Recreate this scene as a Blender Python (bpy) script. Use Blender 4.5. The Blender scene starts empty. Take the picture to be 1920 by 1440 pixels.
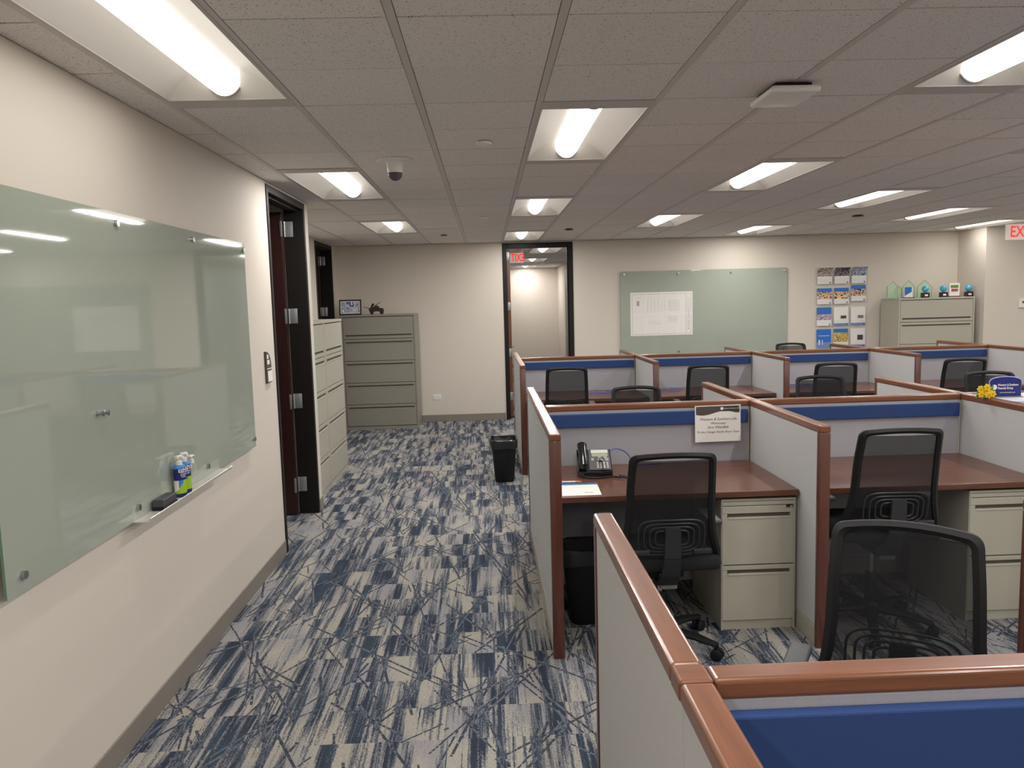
import bpy, bmesh, math, random
from mathutils import Vector, Matrix
random.seed(7)
PI = math.pi
S = bpy.context.scene
COL = S.collection

# ------------------------------------------------------------------ camera, world, exposure
def setup_camera():
    yaw, pitch, roll = 0.0304239, -0.1043766, -0.0269196
    f = Vector((math.sin(yaw)*math.cos(pitch), math.cos(yaw)*math.cos(pitch), math.sin(pitch)))
    r = Vector((math.cos(yaw), -math.sin(yaw), 0)); u = r.cross(f)
    r2 = r*math.cos(roll)+u*math.sin(roll); u2 = -r*math.sin(roll)+u*math.cos(roll)
    cd = bpy.data.cameras.new('camera'); cam = bpy.data.objects.new('camera', cd); COL.objects.link(cam)
    m = Matrix(((r2.x, u2.x, -f.x, -0.2553), (r2.y, u2.y, -f.y, -2.4216), (r2.z, u2.z, -f.z, 1.6978), (0, 0, 0, 1)))
    cam.matrix_world = m
    cd.sensor_width = 36; cd.lens = 27.595; cd.clip_start = .05; cd.clip_end = 100
    S.camera = cam
setup_camera()
w = bpy.data.worlds.new('world'); S.world = w; w.use_nodes = True
w.node_tree.nodes['Background'].inputs[0].default_value = (.5, .52, .55, 1)
w.node_tree.nodes['Background'].inputs[1].default_value = .05
S.view_settings.view_transform = 'Standard'; S.view_settings.look = 'None'
S.view_settings.gamma = 1; S.view_settings.use_curve_mapping = False
S.view_settings.exposure = 0.62
S.cycles.diffuse_bounces = 8; S.cycles.max_bounces = 12
LAMP = 1.5           # glow of the diffuser lenses
WATT = 20.5          # each fixture's lamp
CEIL = 2.54
T = .508
YB = 8.862           # back wall face
XL = -1.694          # left wall face

# ------------------------------------------------------------------ materials
MATS = {}
def srgb(r, g, b):
    c = []
    for v in (r, g, b):
        v /= 255
        c.append(v/12.92 if v <= .04045 else ((v+.055)/1.055)**2.4)
    return (*c, 1)
def mat(name, col, rough=.5, metal=0, spec=.5, coat=0, noise=0, nscale=200, bump=0, trans=0, alpha=1, emit=None, es=0, sheen=0):
    if name in MATS: return MATS[name]
    m = bpy.data.materials.new(name); m.use_nodes = True
    nt = m.node_tree; b = nt.nodes['Principled BSDF']
    c = srgb(*col)
    b.inputs['Base Color'].default_value = c
    b.inputs['Roughness'].default_value = rough; b.inputs['Metallic'].default_value = metal
    b.inputs['Specular IOR Level'].default_value = spec
    b.inputs['Coat Weight'].default_value = coat; b.inputs['Coat Roughness'].default_value = .05
    b.inputs['Transmission Weight'].default_value = trans; b.inputs['Alpha'].default_value = alpha
    b.inputs['Sheen Weight'].default_value = sheen
    if emit: b.inputs['Emission Color'].default_value = srgb(*emit); b.inputs['Emission Strength'].default_value = es
    if noise or bump:
        tc = nt.nodes.new('ShaderNodeTexCoord'); n = nt.nodes.new('ShaderNodeTexNoise')
        n.inputs['Scale'].default_value = nscale; n.inputs['Detail'].default_value = 3
        nt.links.new(tc.outputs['Object'], n.inputs['Vector'])
        if noise:
            mx = nt.nodes.new('ShaderNodeMix'); mx.data_type = 'RGBA'
            mx.inputs[6].default_value = tuple(max(0, v*(1-noise)) for v in c[:3])+(1,)
            mx.inputs[7].default_value = tuple(min(1, v*(1+noise)) for v in c[:3])+(1,)
            nt.links.new(n.outputs['Fac'], mx.inputs[0]); nt.links.new(mx.outputs[2], b.inputs['Base Color'])
        if bump:
            bp = nt.nodes.new('ShaderNodeBump'); bp.inputs['Strength'].default_value = bump; bp.inputs['Distance'].default_value = .002
            nt.links.new(n.outputs['Fac'], bp.inputs['Height']); nt.links.new(bp.outputs[0], b.inputs['Normal'])
    MATS[name] = m
    return m

def smooth(pts, n=6):
    out = []; P = [Vector(p) for p in pts]; P = [P[0]]+P+[P[-1]]
    for a, b_, c, d in zip(P, P[1:], P[2:], P[3:]):
        for k in range(n):
            t = k/n; out.append(.5*((2*b_)+(c-a)*t+(2*a-5*b_+4*c-d)*t*t+(3*b_-a-3*c+d)*t**3))
    return out+[P[-1]]
class X:
    """tiny expression helper over Math nodes"""
    nt = None
    def __init__(s, sock): s.s = sock
    @staticmethod
    def op(o, *a):
        n = X.nt.nodes.new('ShaderNodeMath'); n.operation = o
        for i, v in enumerate(a):
            if isinstance(v, X): X.nt.links.new(v.s, n.inputs[i])
            else: n.inputs[i].default_value = v
        return X(n.outputs[0])
    def __add__(s, o): return X.op('ADD', s, o)
    __radd__ = __add__
    def __mul__(s, o): return X.op('MULTIPLY', s, o)
    __rmul__ = __mul__
    def __sub__(s, o): return X.op('SUBTRACT', s, o)
    def __rsub__(s, o): return X.op('SUBTRACT', o, s)
    def __gt__(s, o): return X.op('GREATER_THAN', s, o)
    def __lt__(s, o): return X.op('LESS_THAN', s, o)
    def floor(s): return X.op('FLOOR', s)
    def fract(s): return X.op('FRACT', s)
    def abs(s): return X.op('ABSOLUTE', s)
def comb(x, y, z=0.0):
    n = X.nt.nodes.new('ShaderNodeCombineXYZ')
    for i, v in enumerate((x, y, z)):
        if isinstance(v, X): X.nt.links.new(v.s, n.inputs[i])
        else: n.inputs[i].default_value = v
    return n.outputs[0]
def noise(v, scale=1, detail=2, rough=.5):
    n = X.nt.nodes.new('ShaderNodeTexNoise'); n.inputs['Scale'].default_value = scale
    n.inputs['Detail'].default_value = detail; n.inputs['Roughness'].default_value = rough
    X.nt.links.new(v, n.inputs['Vector']); return X(n.outputs['Fac'])
def white(v):
    n = X.nt.nodes.new('ShaderNodeTexWhiteNoise'); n.noise_dimensions = '3D'
    X.nt.links.new(v, n.inputs['Vector']); return X(n.outputs['Value'])
def sstep(e0, e1, x):
    n = X.nt.nodes.new('ShaderNodeMapRange'); n.interpolation_type = 'SMOOTHSTEP'
    n.inputs[1].default_value = e0; n.inputs[2].default_value = e1
    X.nt.links.new(x.s, n.inputs[0]); return X(n.outputs[0])
def mixc(f, a, b):
    n = X.nt.nodes.new('ShaderNodeMix'); n.data_type = 'RGBA'
    if isinstance(f, X): X.nt.links.new(f.s, n.inputs[0])
    else: n.inputs[0].default_value = f
    for i, v in ((6, a), (7, b)):
        if isinstance(v, tuple): n.inputs[i].default_value = v
        else: X.nt.links.new(v, n.inputs[i])
    return n.outputs[2]
def begin(name, rough):
    m = bpy.data.materials.new(name); m.use_nodes = True; X.nt = m.node_tree
    b = X.nt.nodes['Principled BSDF']; b.inputs['Roughness'].default_value = rough
    tc = X.nt.nodes.new('ShaderNodeTexCoord'); sp = X.nt.nodes.new('ShaderNodeSeparateXYZ')
    X.nt.links.new(tc.outputs['Object'], sp.inputs[0])
    MATS[name] = m
    return m, b, X(sp.outputs[0]), X(sp.outputs[1]), X(sp.outputs[2]), tc.outputs['Object']

def carpet():
    m, b, x, y, z, v = begin('carpet', .95)
    b.inputs['Specular IOR Level'].default_value = .15
    ROW, LEN = .25, .5
    row = (y*(1/ROW)).floor()
    rs = white(comb(row, 3.3, 1.0))
    colx = ((x*(1/LEN))+rs).floor()
    seed = white(comb(row, colx, 5.0))
    big = white(comb((y*2.0).floor(), colx, 9.0))
    merge = white(comb(row, colx, 2.0)) > .45       # some planks run on into the next
    sd = seed*merge*7 + 0.0
    wob = (noise(comb(x*30, y*30, sd), 1, 2)-.5)*.006
    xw = x + wob
    s1 = noise(comb(xw*62, y*1.7, sd+big*3), 1, 3, .6)
    s2 = noise(comb(xw*15, y*1.0, sd*1.7+4), 1, 1)
    s3 = noise(comb(xw*140, y*3.0, sd*2.3+8), 1, 2)
    rag = (white(comb((x*260).floor(), (y*190).floor(), 1.0))-.5)*.085
    val = s1*.55 + s2*.75 + s3*.28 + rag
    navy = sstep(.835, .868, val)
    mid = sstep(.742, .80, val)
    warm = sstep(.45, .6, noise(comb(xw*5, y*2.5, sd*3+20), 1, 1))
    light = mixc(warm, srgb(166, 161, 152), srgb(150, 148, 150))
    greyb = mixc(sstep(.4, .6, noise(comb(xw*25, y*2, 40.0), 1, 1)), srgb(118, 119, 124), srgb(90, 96, 106))
    navc = mixc(sstep(.4, .65, noise(comb(xw*12, y*3, 60.0), 1, 1)), srgb(52, 58, 73), srgb(58, 70, 84))
    c = mixc(mid, light, greyb)
    c = mixc(navy, c, navc)
    # scratchy straight lines at several angles, dark on light planks, pale over the navy
    acc = None
    for k, (ang, fr, th) in enumerate(((13, 3.4, .50), (-15, 3.2, .50), (28, 2.8, .51), (-32, 2.9, .51), (46, 2.4, .53), (-52, 2.2, .54))):
        a = math.radians(ang)
        u = x*math.cos(a)+y*math.sin(a); vv = y*math.cos(a)-x*math.sin(a)
        uu = u*fr + (white(comb((vv*.9).floor(), k*3.1+0.5, 0.0)))*1.0
        ln = ((uu.fract()-.5).abs()) < .0062*fr
        msk = noise(comb(uu.floor()*3.7, vv*1.5, k*5.0), 1, 1) > th
        e = ln*msk
        ln2 = (((uu+.09).fract()-.5).abs()) < .0042*fr
        msk2 = noise(comb(uu.floor()*5.7+9, vv*2.2, k*5.0+2), 1, 1) > (th+.03)
        e = X.op('MAXIMUM', e, ln2*msk2)
        acc = e if acc is None else X.op('MAXIMUM', acc, e)
    brk = sstep(.25, .5, noise(comb(x*60, y*60, 3.0), 1, 1))
    acc = acc*brk
    c = mixc(acc*.92*(1-navy*1.0), c, srgb(48, 54, 70))
    c = mixc(acc*.45*navy, c, srgb(140, 146, 156))
    rib = sstep(.0, .25, ((y*140).fract()-.5).abs())
    sp = white(comb((x*330).floor(), (y*300).floor(), 7.0))
    sh = rib*.14+.86
    k = (sp*.34+.83)*sh
    mul = X.nt.nodes.new('ShaderNodeVectorMath'); mul.operation = 'SCALE'
    X.nt.links.new(c, mul.inputs[0]); X.nt.links.new(k.s, mul.inputs['Scale'])
    X.nt.links.new(mul.outputs[0], b.inputs['Base Color'])
    bp = X.nt.nodes.new('ShaderNodeBump'); bp.inputs['Strength'].default_value = .4; bp.inputs['Distance'].default_value = .002
    X.nt.links.new(sp.s, bp.inputs['Height']); X.nt.links.new(bp.outputs[0], b.inputs['Normal'])
    return m

def ceiling_tile():
    m, b, x, y, z, v = begin('acoustic_tile', .95)
    n = noise(v, 90, 3, .7)
    pits = sstep(.66, .70, noise(v, 160, 1))
    c = mixc(n, srgb(228, 222, 217), srgb(238, 233, 228))
    # slight tone differences from tile to tile
    t = white(comb(((x*(1/T))).floor(), (y*(1/T)).floor(), 2.0))
    c = mixc(t*.35, c, srgb(220, 215, 212))
    c = mixc(pits*.75, c, srgb(96, 90, 86))
    X.nt.links.new(c, b.inputs['Base Color'])
    return m

def wood(name, c1, c2, c3, rough, axis, coat=.3):
    m, b, x, y, z, v = begin(name, rough)
    b.inputs['Coat Weight'].default_value = coat; b.inputs['Coat Roughness'].default_value = .15
    if axis == 'x': g = comb(x*3, y*45, z*45)
    elif axis == 'y': g = comb(x*45, y*3, z*45)
    else: g = comb(x*45, y*45, z*3)
    n1 = noise(g, 1, 3, .6)
    if axis == 'x': g2 = comb(x*20, y*500, z*500)
    elif axis == 'y': g2 = comb(x*500, y*20, z*500)
    else: g2 = comb(x*500, y*500, z*20)
    n2 = noise(g2, 1, 2)
    c = mixc(sstep(.3, .7, n1), c1, c2)
    c = mixc(sstep(.5, .8, n2)*.5, c, c3)
    X.nt.links.new(c, b.inputs['Base Color'])
    return m

def mesh_fabric():
    m = bpy.data.materials.new('chair_mesh'); m.use_nodes = True; nt = m.node_tree
    b = nt.nodes['Principled BSDF']; b.inputs['Base Color'].default_value = srgb(30, 30, 32); b.inputs['Roughness'].default_value = .8
    b.inputs['Specular IOR Level'].default_value = .2
    tr = nt.nodes.new('ShaderNodeBsdfTransparent'); mx = nt.nodes.new('ShaderNodeMixShader')
    mx.inputs[0].default_value = .8
    out = nt.nodes['Material Output']
    nt.links.new(tr.outputs[0], mx.inputs[1]); nt.links.new(b.outputs[0], mx.inputs[2]); nt.links.new(mx.outputs[0], out.inputs[0])
    return m
def clear(name, tint, fac, rough=.05):
    m = bpy.data.materials.new(name); m.use_nodes = True; nt = m.node_tree
    b = nt.nodes['Principled BSDF']; b.inputs['Base Color'].default_value = srgb(*tint); b.inputs['Roughness'].default_value = rough
    tr = nt.nodes.new('ShaderNodeBsdfTransparent'); tr.inputs[0].default_value = srgb(*[min(255, t+20) for t in tint])
    mx = nt.nodes.new('ShaderNodeMixShader'); mx.inputs[0].default_value = fac
    nt.links.new(tr.outputs[0], mx.inputs[1]); nt.links.new(b.outputs[0], mx.inputs[2]); nt.links.new(mx.outputs[0], nt.nodes['Material Output'].inputs[0])
    return m
def picture(name, cols, scale, seed):
    m, b, x, y, z, v = begin(name, .35)
    n = noise(comb(x*scale, y*scale+seed, z*scale), 1, 2)
    r = X.nt.nodes.new('ShaderNodeValToRGB'); r.color_ramp.interpolation = 'CONSTANT'
    els = r.color_ramp.elements
    for i, c in enumerate(cols):
        p = .30+.42*i/len(cols)
        if i == 0: e = els[0]; e.position = 0
        elif i == 1: e = els[1]; e.position = p
        else: e = els.new(p)
        e.color = srgb(*c)
    X.nt.links.new(n.s, r.inputs[0]); X.nt.links.new(r.outputs[0], b.inputs['Base Color'])
    return m

M = {}
M['wall'] = mat('wall_paint', (214, 205, 193), .7, bump=.08, nscale=300, spec=.25)
M['base'] = mat('vinyl_base', (134, 127, 118), .55)
M['carpet'] = carpet()
M['tile'] = ceiling_tile()
M['runner'] = mat('ceiling_runner', (204, 198, 192), .5)
M['gap'] = mat('ceiling_joint', (62, 56, 52), .9)
M['fix'] = mat('fixture_white', (232, 228, 222), .45)
M['flange'] = mat('fixture_flange', (196, 190, 184), .5)
M['glow'] = mat('diffuser_glow', (255, 250, 244), .4, emit=(255, 249, 240), es=LAMP)
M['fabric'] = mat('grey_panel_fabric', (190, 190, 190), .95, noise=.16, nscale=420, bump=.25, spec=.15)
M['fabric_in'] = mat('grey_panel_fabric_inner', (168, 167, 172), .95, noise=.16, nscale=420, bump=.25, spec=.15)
M['blue'] = mat('blue_fabric', (52, 72, 118), .95, noise=.1, nscale=500, bump=.2, spec=.1)
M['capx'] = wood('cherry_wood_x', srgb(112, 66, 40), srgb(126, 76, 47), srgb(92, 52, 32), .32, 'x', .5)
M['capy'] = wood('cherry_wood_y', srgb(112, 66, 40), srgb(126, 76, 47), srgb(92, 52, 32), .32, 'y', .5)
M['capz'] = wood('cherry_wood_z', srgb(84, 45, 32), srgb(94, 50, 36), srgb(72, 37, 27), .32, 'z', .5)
M['desk'] = wood('desk_laminate', srgb(88, 54, 40), srgb(112, 70, 50), srgb(74, 44, 34), .3, 'x', .2)
M['black'] = mat('black_plastic', (20, 20, 21), .55, spec=.35)
M['blackg'] = mat('black_gloss_plastic', (18, 18, 20), .2, coat=.3)
M['dgrey'] = mat('dark_grey_plastic', (66, 66, 68), .5)
M['mgrey'] = mat('mid_grey_plastic', (120, 118, 118), .5)
M['seat'] = mat('black_seat_fabric', (28, 28, 30), .95)
M['mesh'] = mesh_fabric()
M['cab'] = mat('putty_steel', (178, 173, 158), .42, noise=.03, nscale=500)
M['cab2'] = mat('grey_green_steel', (142, 138, 127), .42, noise=.03, nscale=500)
M['slot'] = mat('handle_recess', (88, 84, 76), .6)
M['chrome'] = mat('brushed_steel', (190, 190, 188), .25, metal=1)
M['hinge'] = mat('hinge_steel', (176, 178, 180), .4, metal=.7, noise=.2, nscale=150)
M['board'] = mat('back_painted_glass', (164, 171, 158), .03, spec=.6, coat=.3)
M['glassedge'] = mat('glass_edge', (96, 128, 112), .1)
M['frame'] = mat('black_door_frame', (24, 20, 18), .5, spec=.3)
M['door'] = wood('dark_brown_door', srgb(48, 22, 18), srgb(56, 28, 23), srgb(38, 18, 15), .4, 'z', .2)
M['door2'] = wood('brown_door_edge', srgb(110, 66, 44), srgb(124, 76, 52), srgb(92, 52, 36), .4, 'z', .2)
M['white'] = mat('white_plastic', (232, 230, 224), .4)
M['paper'] = mat('white_paper', (236, 232, 226), .7)
M['paperline'] = mat('drawing_ink', (176, 168, 168), .8)
M['fold'] = mat('paper_fold', (246, 243, 240), .7)
M['ink'] = mat('dark_ink', (70, 68, 70), .8)
M['blueprint'] = mat('blue_print', (28, 108, 196), .4)
M['navy'] = mat('navy_print', (26, 34, 112), .4)
M['lime'] = mat('lime_print', (160, 196, 40), .4)
M['skyb'] = mat('sky_blue_print', (60, 130, 200), .4)
M['red'] = mat('exit_red', (226, 60, 56), .4, emit=(232, 50, 44), es=.7)
M['signw'] = mat('sign_white', (226, 216, 208), .3, emit=(226, 214, 204), es=.22)
M['acryl'] = clear('clear_acrylic', (238, 238, 236), .10)
M['awardglass'] = clear('pale_green_glass', (220, 234, 220), .22)
M['awardedge'] = mat('award_glass_edge', (120, 140, 124), .15)
M['liner'] = mat('bin_liner', (34, 34, 36), .3, spec=.6)
M['thread'] = mat('cable_blue', (74, 88, 168), .5)
M['lcd'] = mat('phone_display', (150, 158, 120), .3)
M['key'] = mat('phone_key', (196, 196, 192), .4)
M['yellow'] = mat('yellow_petal', (238, 200, 30), .6)
M['green'] = mat('leaf_green', (92, 140, 60), .6)
M['globe'] = mat('blue_glass_globe', (70, 176, 214), .08, coat=.6, noise=.5, nscale=18)
M['dome'] = clear('camera_dome', (120, 120, 124), .55)
M['maroon'] = mat('maroon_base', (110, 52, 48), .4)
M['signbrown'] = mat('sign_brown', (84, 72, 68), .4)
M['bronze'] = mat('dark_bronze', (44, 28, 26), .4, metal=.3)

# ------------------------------------------------------------------ mesh helpers
class B:
    def __init__(s, *mats): s.bm = bmesh.new(); s.mats = list(mats)
    def _m(s, faces, mi):
        for f in faces: f.material_index = mi
    def box(s, x0, x1, y0, y1, z0, z1, bev=0, mi=0, seg=2):
        r = bmesh.ops.create_cube(s.bm, size=1)
        vs = r['verts']
        for v in vs: v.co = Vector(((x0+x1)/2+v.co.x*(x1-x0), (y0+y1)/2+v.co.y*(y1-y0), (z0+z1)/2+v.co.z*(z1-z0)))
        fs = set(f for v in vs for f in v.link_faces); s._m(fs, mi)
        if bev:
            es = list(set(e for v in vs for e in v.link_edges))
            r = bmesh.ops.bevel(s.bm, geom=es, offset=bev, segments=seg, profile=.5, affect='EDGES', clamp_overlap=True)
            s._m(r['faces'], mi)
        return s
    def quad(s, *p, mi=0):
        f = s.bm.faces.new([s.bm.verts.new(q) for q in p]); f.material_index = mi; return s
    def prism(s, pts, axis, a, b_, mi=0):
        """extrude polygon; axis 'x': pts=(y,z) ; 'y': pts=(x,z) ; 'z': pts=(x,y)"""
        def P(p, t): return {'x': (t, p[0], p[1]), 'y': (p[0], t, p[1]), 'z': (p[0], p[1], t)}[axis]
        va = [s.bm.verts.new(P(p, a)) for p in pts]; vb = [s.bm.verts.new(P(p, b_)) for p in pts]
        fs = [s.bm.faces.new(va), s.bm.faces.new(vb[::-1])]
        n = len(pts)
        for i in range(n): fs.append(s.bm.faces.new((va[i], vb[i], vb[(i+1) % n], va[(i+1) % n])))
        s._m(fs, mi); return s
    def cyl(s, c, r, h, axis='z', seg=20, r2=None, mi=0):
        """c is the centre of the start cap, extends +h along axis"""
        return s.tube([c, tuple(c[i]+(h if 'xyz'[i] == axis else 0) for i in range(3))], [r, r if r2 is None else r2], seg, mi)
    def tube(s, pts, rad, seg=10, mi=0, flat=None, cap=True):
        pts = [Vector(p) for p in pts]
        if not isinstance(rad, (list, tuple)): rad = [rad]*len(pts)
        rings = []; up = None
        for i, p in enumerate(pts):
            d = (pts[min(i+1, len(pts)-1)]-pts[max(i-1, 0)]).normalized()
            if up is None:
                up = Vector((0, 0, 1)) if abs(d.z) < .9 else Vector((0, 1, 0))
            sx = d.cross(up).normalized(); up = sx.cross(d).normalized()
            ring = []
            for k in range(seg):
                a = 2*PI*k/seg
                fy = 1 if flat is None else flat
                ring.append(s.bm.verts.new(p+sx*math.cos(a)*rad[i]+up*math.sin(a)*rad[i]*fy))
            rings.append(ring)
        fs = []
        for i in range(len(rings)-1):
            for k in range(seg):
                fs.append(s.bm.faces.new((rings[i][k], rings[i][(k+1) % seg], rings[i+1][(k+1) % seg], rings[i+1][k])))
        if cap: fs.append(s.bm.faces.new(rings[0][::-1])); fs.append(s.bm.faces.new(rings[-1]))
        s._m(fs, mi); return s
    def lathe(s, prof, c=(0, 0, 0), seg=28, sx=1, sy=1, mif=None, mi=0):
        rings = []
        for r, z in prof:
            rings.append([s.bm.verts.new((c[0]+r*sx*math.cos(2*PI*k/seg), c[1]+r*sy*math.sin(2*PI*k/seg), c[2]+z)) for k in range(seg)])
        for i in range(len(rings)-1):
            for k in range(seg):
                f = s.bm.faces.new((rings[i][k], rings[i][(k+1) % seg], rings[i+1][(k+1) % seg], rings[i+1][k]))
                f.material_index = mif(2*PI*(k+.5)/seg, (prof[i][1]+prof[i+1][1])/2) if mif else mi
        for rg, fl in ((rings[0], 1), (rings[-1], 0)):
            f = s.bm.faces.new(rg[::-1] if fl else rg); f.material_index = mi if not mif else mif(0, prof[0][1] if fl else prof[-1][1])
        return s
    def build(s, name, parent=None, smooth=False, loc=None, rot=None):
        bmesh.ops.recalc_face_normals(s.bm, faces=s.bm.faces)
        me = bpy.data.meshes.new(name); s.bm.to_mesh(me); s.bm.free()
        for m in s.mats: me.materials.append(m)
        if smooth:
            me.shade_smooth()
            me.set_sharp_from_angle(angle=math.radians(38))
        o = bpy.data.objects.new(name, me); COL.objects.link(o)
        if parent: o.parent = parent
        if loc: o.location = loc
        if rot: o.rotation_euler = rot
        return o

def thing(name, label, cat, loc=(0, 0, 0), rz=0, group=None):
    o = bpy.data.objects.new(name, None); COL.objects.link(o); o.location = loc; o.rotation_euler = (0, 0, rz)
    o.empty_display_size = .1
    return tag(o, label, cat, group)
def tag(o, label, cat, group=None):
    o['label'] = label; o['category'] = cat
    if group: o['group'] = group
    return o
def struct(o): o['kind'] = 'structure'; return o
def text(body, size, material, parent, loc, rot, name='lettering', shear=0, align='CENTER', ext=.0004, sx=1, bold=0):
    cu = bpy.data.curves.new('t', 'FONT'); cu.body = body; cu.size = size; cu.shear = shear
    cu.align_x = align; cu.align_y = 'CENTER'; cu.extrude = ext; cu.resolution_u = 2; cu.offset = bold
    to = bpy.data.objects.new('t', cu); COL.objects.link(to)
    dg = bpy.context.evaluated_depsgraph_get(); dg.update()
    me = bpy.data.meshes.new_from_object(to.evaluated_get(dg)); me.name = name
    bpy.data.objects.remove(to); bpy.data.curves.remove(cu)
    me.materials.clear(); me.materials.append(material)
    o = bpy.data.objects.new(name, me); COL.objects.link(o); o.parent = parent
    o.location = loc; o.rotation_euler = rot; o.scale = (sx, 1, 1)
    return o
def dup(root, loc=None, rz=None, label=None, group=None, link=True):
    r = root.copy(); COL.objects.link(r)
    if loc is not None: r.location = loc
    if rz is not None: r.rotation_euler = (0, 0, rz)
    if label: r['label'] = label
    if group: r['group'] = group
    for ch in list(root.children):
        c = ch.copy(); COL.objects.link(c); c.parent = r
        for g in ch.children:
            d = g.copy(); COL.objects.link(d); d.parent = c
    return r

# ------------------------------------------------------------------ the shell
LIGHTS = []      # (i, j) south-west cell of each 1 x 3 fixture
for i in (-3, 3, 9, 15):
    for j in (-7, -1, 5, 11): LIGHTS.append((i, j))
for i in (0, 6, 12):
    for j in (-10, -4, 2, 8, 14): LIGHTS.append((i, j))
CORR = [(1, 20), (1, 26), (1, 32)]
taken = {(i, j+k) for i, j in LIGHTS+CORR for k in range(3)}

b = B(M['carpet']); b.box(-4.7, 9.4, -5.7, 18.0, -.06, 0); struct(b.build('floor'))

def ceiling_mesh(regions):
    b = B(M['tile'], M['runner'], M['gap'])
    for (x0, x1, y0, y1, cells) in regions:
        i0, i1 = math.floor(x0/T), math.ceil(x1/T); j0, j1 = math.floor(y0/T), math.ceil(y1/T)
        for i in range(i0, i1):
            for j in range(j0, j1):
                if (i, j) in taken: continue
                a0, a1 = max(x0, i*T)+.016, min(x1, (i+1)*T)-.016
                c0, c1 = max(y0, j*T)+.004, min(y1, (j+1)*T)-.004
                if a1-a0 < .03 or c1-c0 < .03: continue
                z = CEIL+random.uniform(0, .0025)
                b.box(a0, a1, c0, c1, z, z+.018, mi=0)
        for i in range(i0, i1+1):
            xx = min(max(i*T, x0+.012), x1-.012)
            b.box(xx-.0135, xx+.0135, y0, y1, CEIL-.0005, CEIL+.008, mi=1)
        for j in range(j0, j1+1):
            if j0 < j < j1:
                for i in range(i0, i1):
                    if (i, j) in taken and (i, j-1) in taken: continue
                    b.box(max(x0, i*T), min(x1, (i+1)*T), j*T-.006, j*T+.006, CEIL+.006, CEIL+.012, mi=2)
    return b
REG = [(-2.36, 9.2, -5.6, YB, None), (-1.6, 1.6, YB+.14, 17.8, None), (-4.5, -2.36, -.1, YB, None)]
b = ceiling_mesh(REG)
b.box(-4.7, 9.4, -5.7, 18.0, CEIL+.25, CEIL+.3, mi=2)     # the slab above the tiles
struct(b.build('ceiling'))

WT = CEIL-.002
b = B(M['wall'])
b.box(-1.84, XL, -5.6, 2.94, 0, WT); b.box(-1.84, XL, 2.94, 4.03, 2.525, WT); b.box(-4.5, XL, 4.03, 4.17, 0, WT)
b.box(-4.5, -1.84, -.2, -.1, 0, WT); b.box(-4.62, -4.5, -.2, 9.0, 0, WT)
struct(b.build('wall_left'))
b = B(M['wall'])
b.box(-2.5, -2.356, 4.17, 7.5, 0, WT); b.box(-2.5, -2.356, 8.56, YB, 0, WT); b.box(-2.5, -2.356, 7.5, 8.56, 2.525, WT)
struct(b.build('wall_left_alcove'))
b = B(M['wall'])
b.box(-4.5, .003, YB, YB+.14, 0, WT); b.box(.997, 9.3, YB, YB+.14, 0, WT); b.box(.003, .997, YB, YB+.14, 2.525, WT)
struct(b.build('wall_back'))
b = B(M['wall']); b.box(6.6, 9.2, 8.22, YB, 0, WT); struct(b.build('wall_back_jog'))
b = B(M['wall']); b.box(9.2, 9.3, -5.6, YB, 0, WT); struct(b.build('wall_right'))
b = B(M['wall']); b.box(-1.84, 9.3, -5.7, -5.6, 0, WT); struct(b.build('wall_front'))
b = B(M['wall']); b.box(-1.7, 1.7, 17.8, 17.9, 0, WT); b.box(1.6, 1.7, YB+.14, 17.8, 0, WT); b.box(-1.7, -1.6, YB+.14, 17.8, 0, WT); struct(b.build('wall_corridor'))

def base(name, segs):
    b = B(M['base'])
    for x0, x1, y0, y1 in segs: b.box(x0, x1, y0, y1, 0, .1, .003)
    return struct(b.build(name))
base('baseboard_left', [(XL, XL+.008, -5.6, 2.925), (XL, XL+.008, 4.045, 4.178), (-2.356, XL+.008, 4.17, 4.178)])
base('baseboard_back', [(-2.356, -.012, YB-.008, YB), (1.012, 6.6, YB-.008, YB), (6.592, 6.6, 8.22, YB-.008), (6.592, 9.2, 8.212, 8.22)])
base('baseboard_alcove', [(-2.356, -2.348, 4.178, 7.49), (-2.356, -2.348, 8.57, YB-.008)])
base('baseboard_corridor', [(-1.6, 1.6, 17.792, 17.8), (1.592, 1.6, YB+.14, 17.79)])

# --- doors
def side_door(n, xw, y0, y1, thick, lbl):
    b = B(M['frame'])
    xi = xw-thick
    b.box(xi-.004, xw+.008, y0, y0+.045, 0, 2.522, .004); b.box(xi-.004, xw+.008, y1-.045, y1, 0, 2.522, .004)
    b.box(xi-.004, xw+.008, y0+.045, y1-.045, 2.47, 2.522, .004)
    b.box(xi+.05, xi+.11, y0+.045, y0+.06, 0, 2.47, .002); b.box(xi+.05, xi+.11, y0+.06, y1-.045, 2.455, 2.47, .002)
    fr = struct(b.build('door_%d' % n))
    b = B(M['door'], M['door2']); b.box(xi-.93, xi-.012, y1-.1, y1-.056, .012, 2.45, .002); lf = b.build('door_leaf', fr)
    b = B(M['hinge'])
    for z in (.25, .94, 1.63, 2.32):
        b = B(M['hinge']); b.box(xi+.002, xi+.064, y1-.049, y1-.0445, z-.06, z+.06, .001)
        b.box(xi-.024, xi-.006, y1-.106, y1-.0995, z-.06, z+.06, .001)
        for k in range(5): b.cyl((xi-.002, y1-.052, z-.06+k*.0243), .0075, .0225, seg=10)
        b.build('hinge', fr, True)
    b = B(M['chrome']); b.cyl((xi-.87, y1-.112, 1.0), .026, .012, 'y'); b.tube([(xi-.87, y1-.105, 1.0), (xi-.87, y1-.15, 1.0), (xi-.78, y1-.155, 1.0)], .009); b.build('door_handle', lf, True)
    return fr
side_door(1, XL, 2.935, 4.035, .146, '')
side_door(2, -2.356, 7.5, 8.56, .144, '')
b = B(M['frame'])
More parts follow.
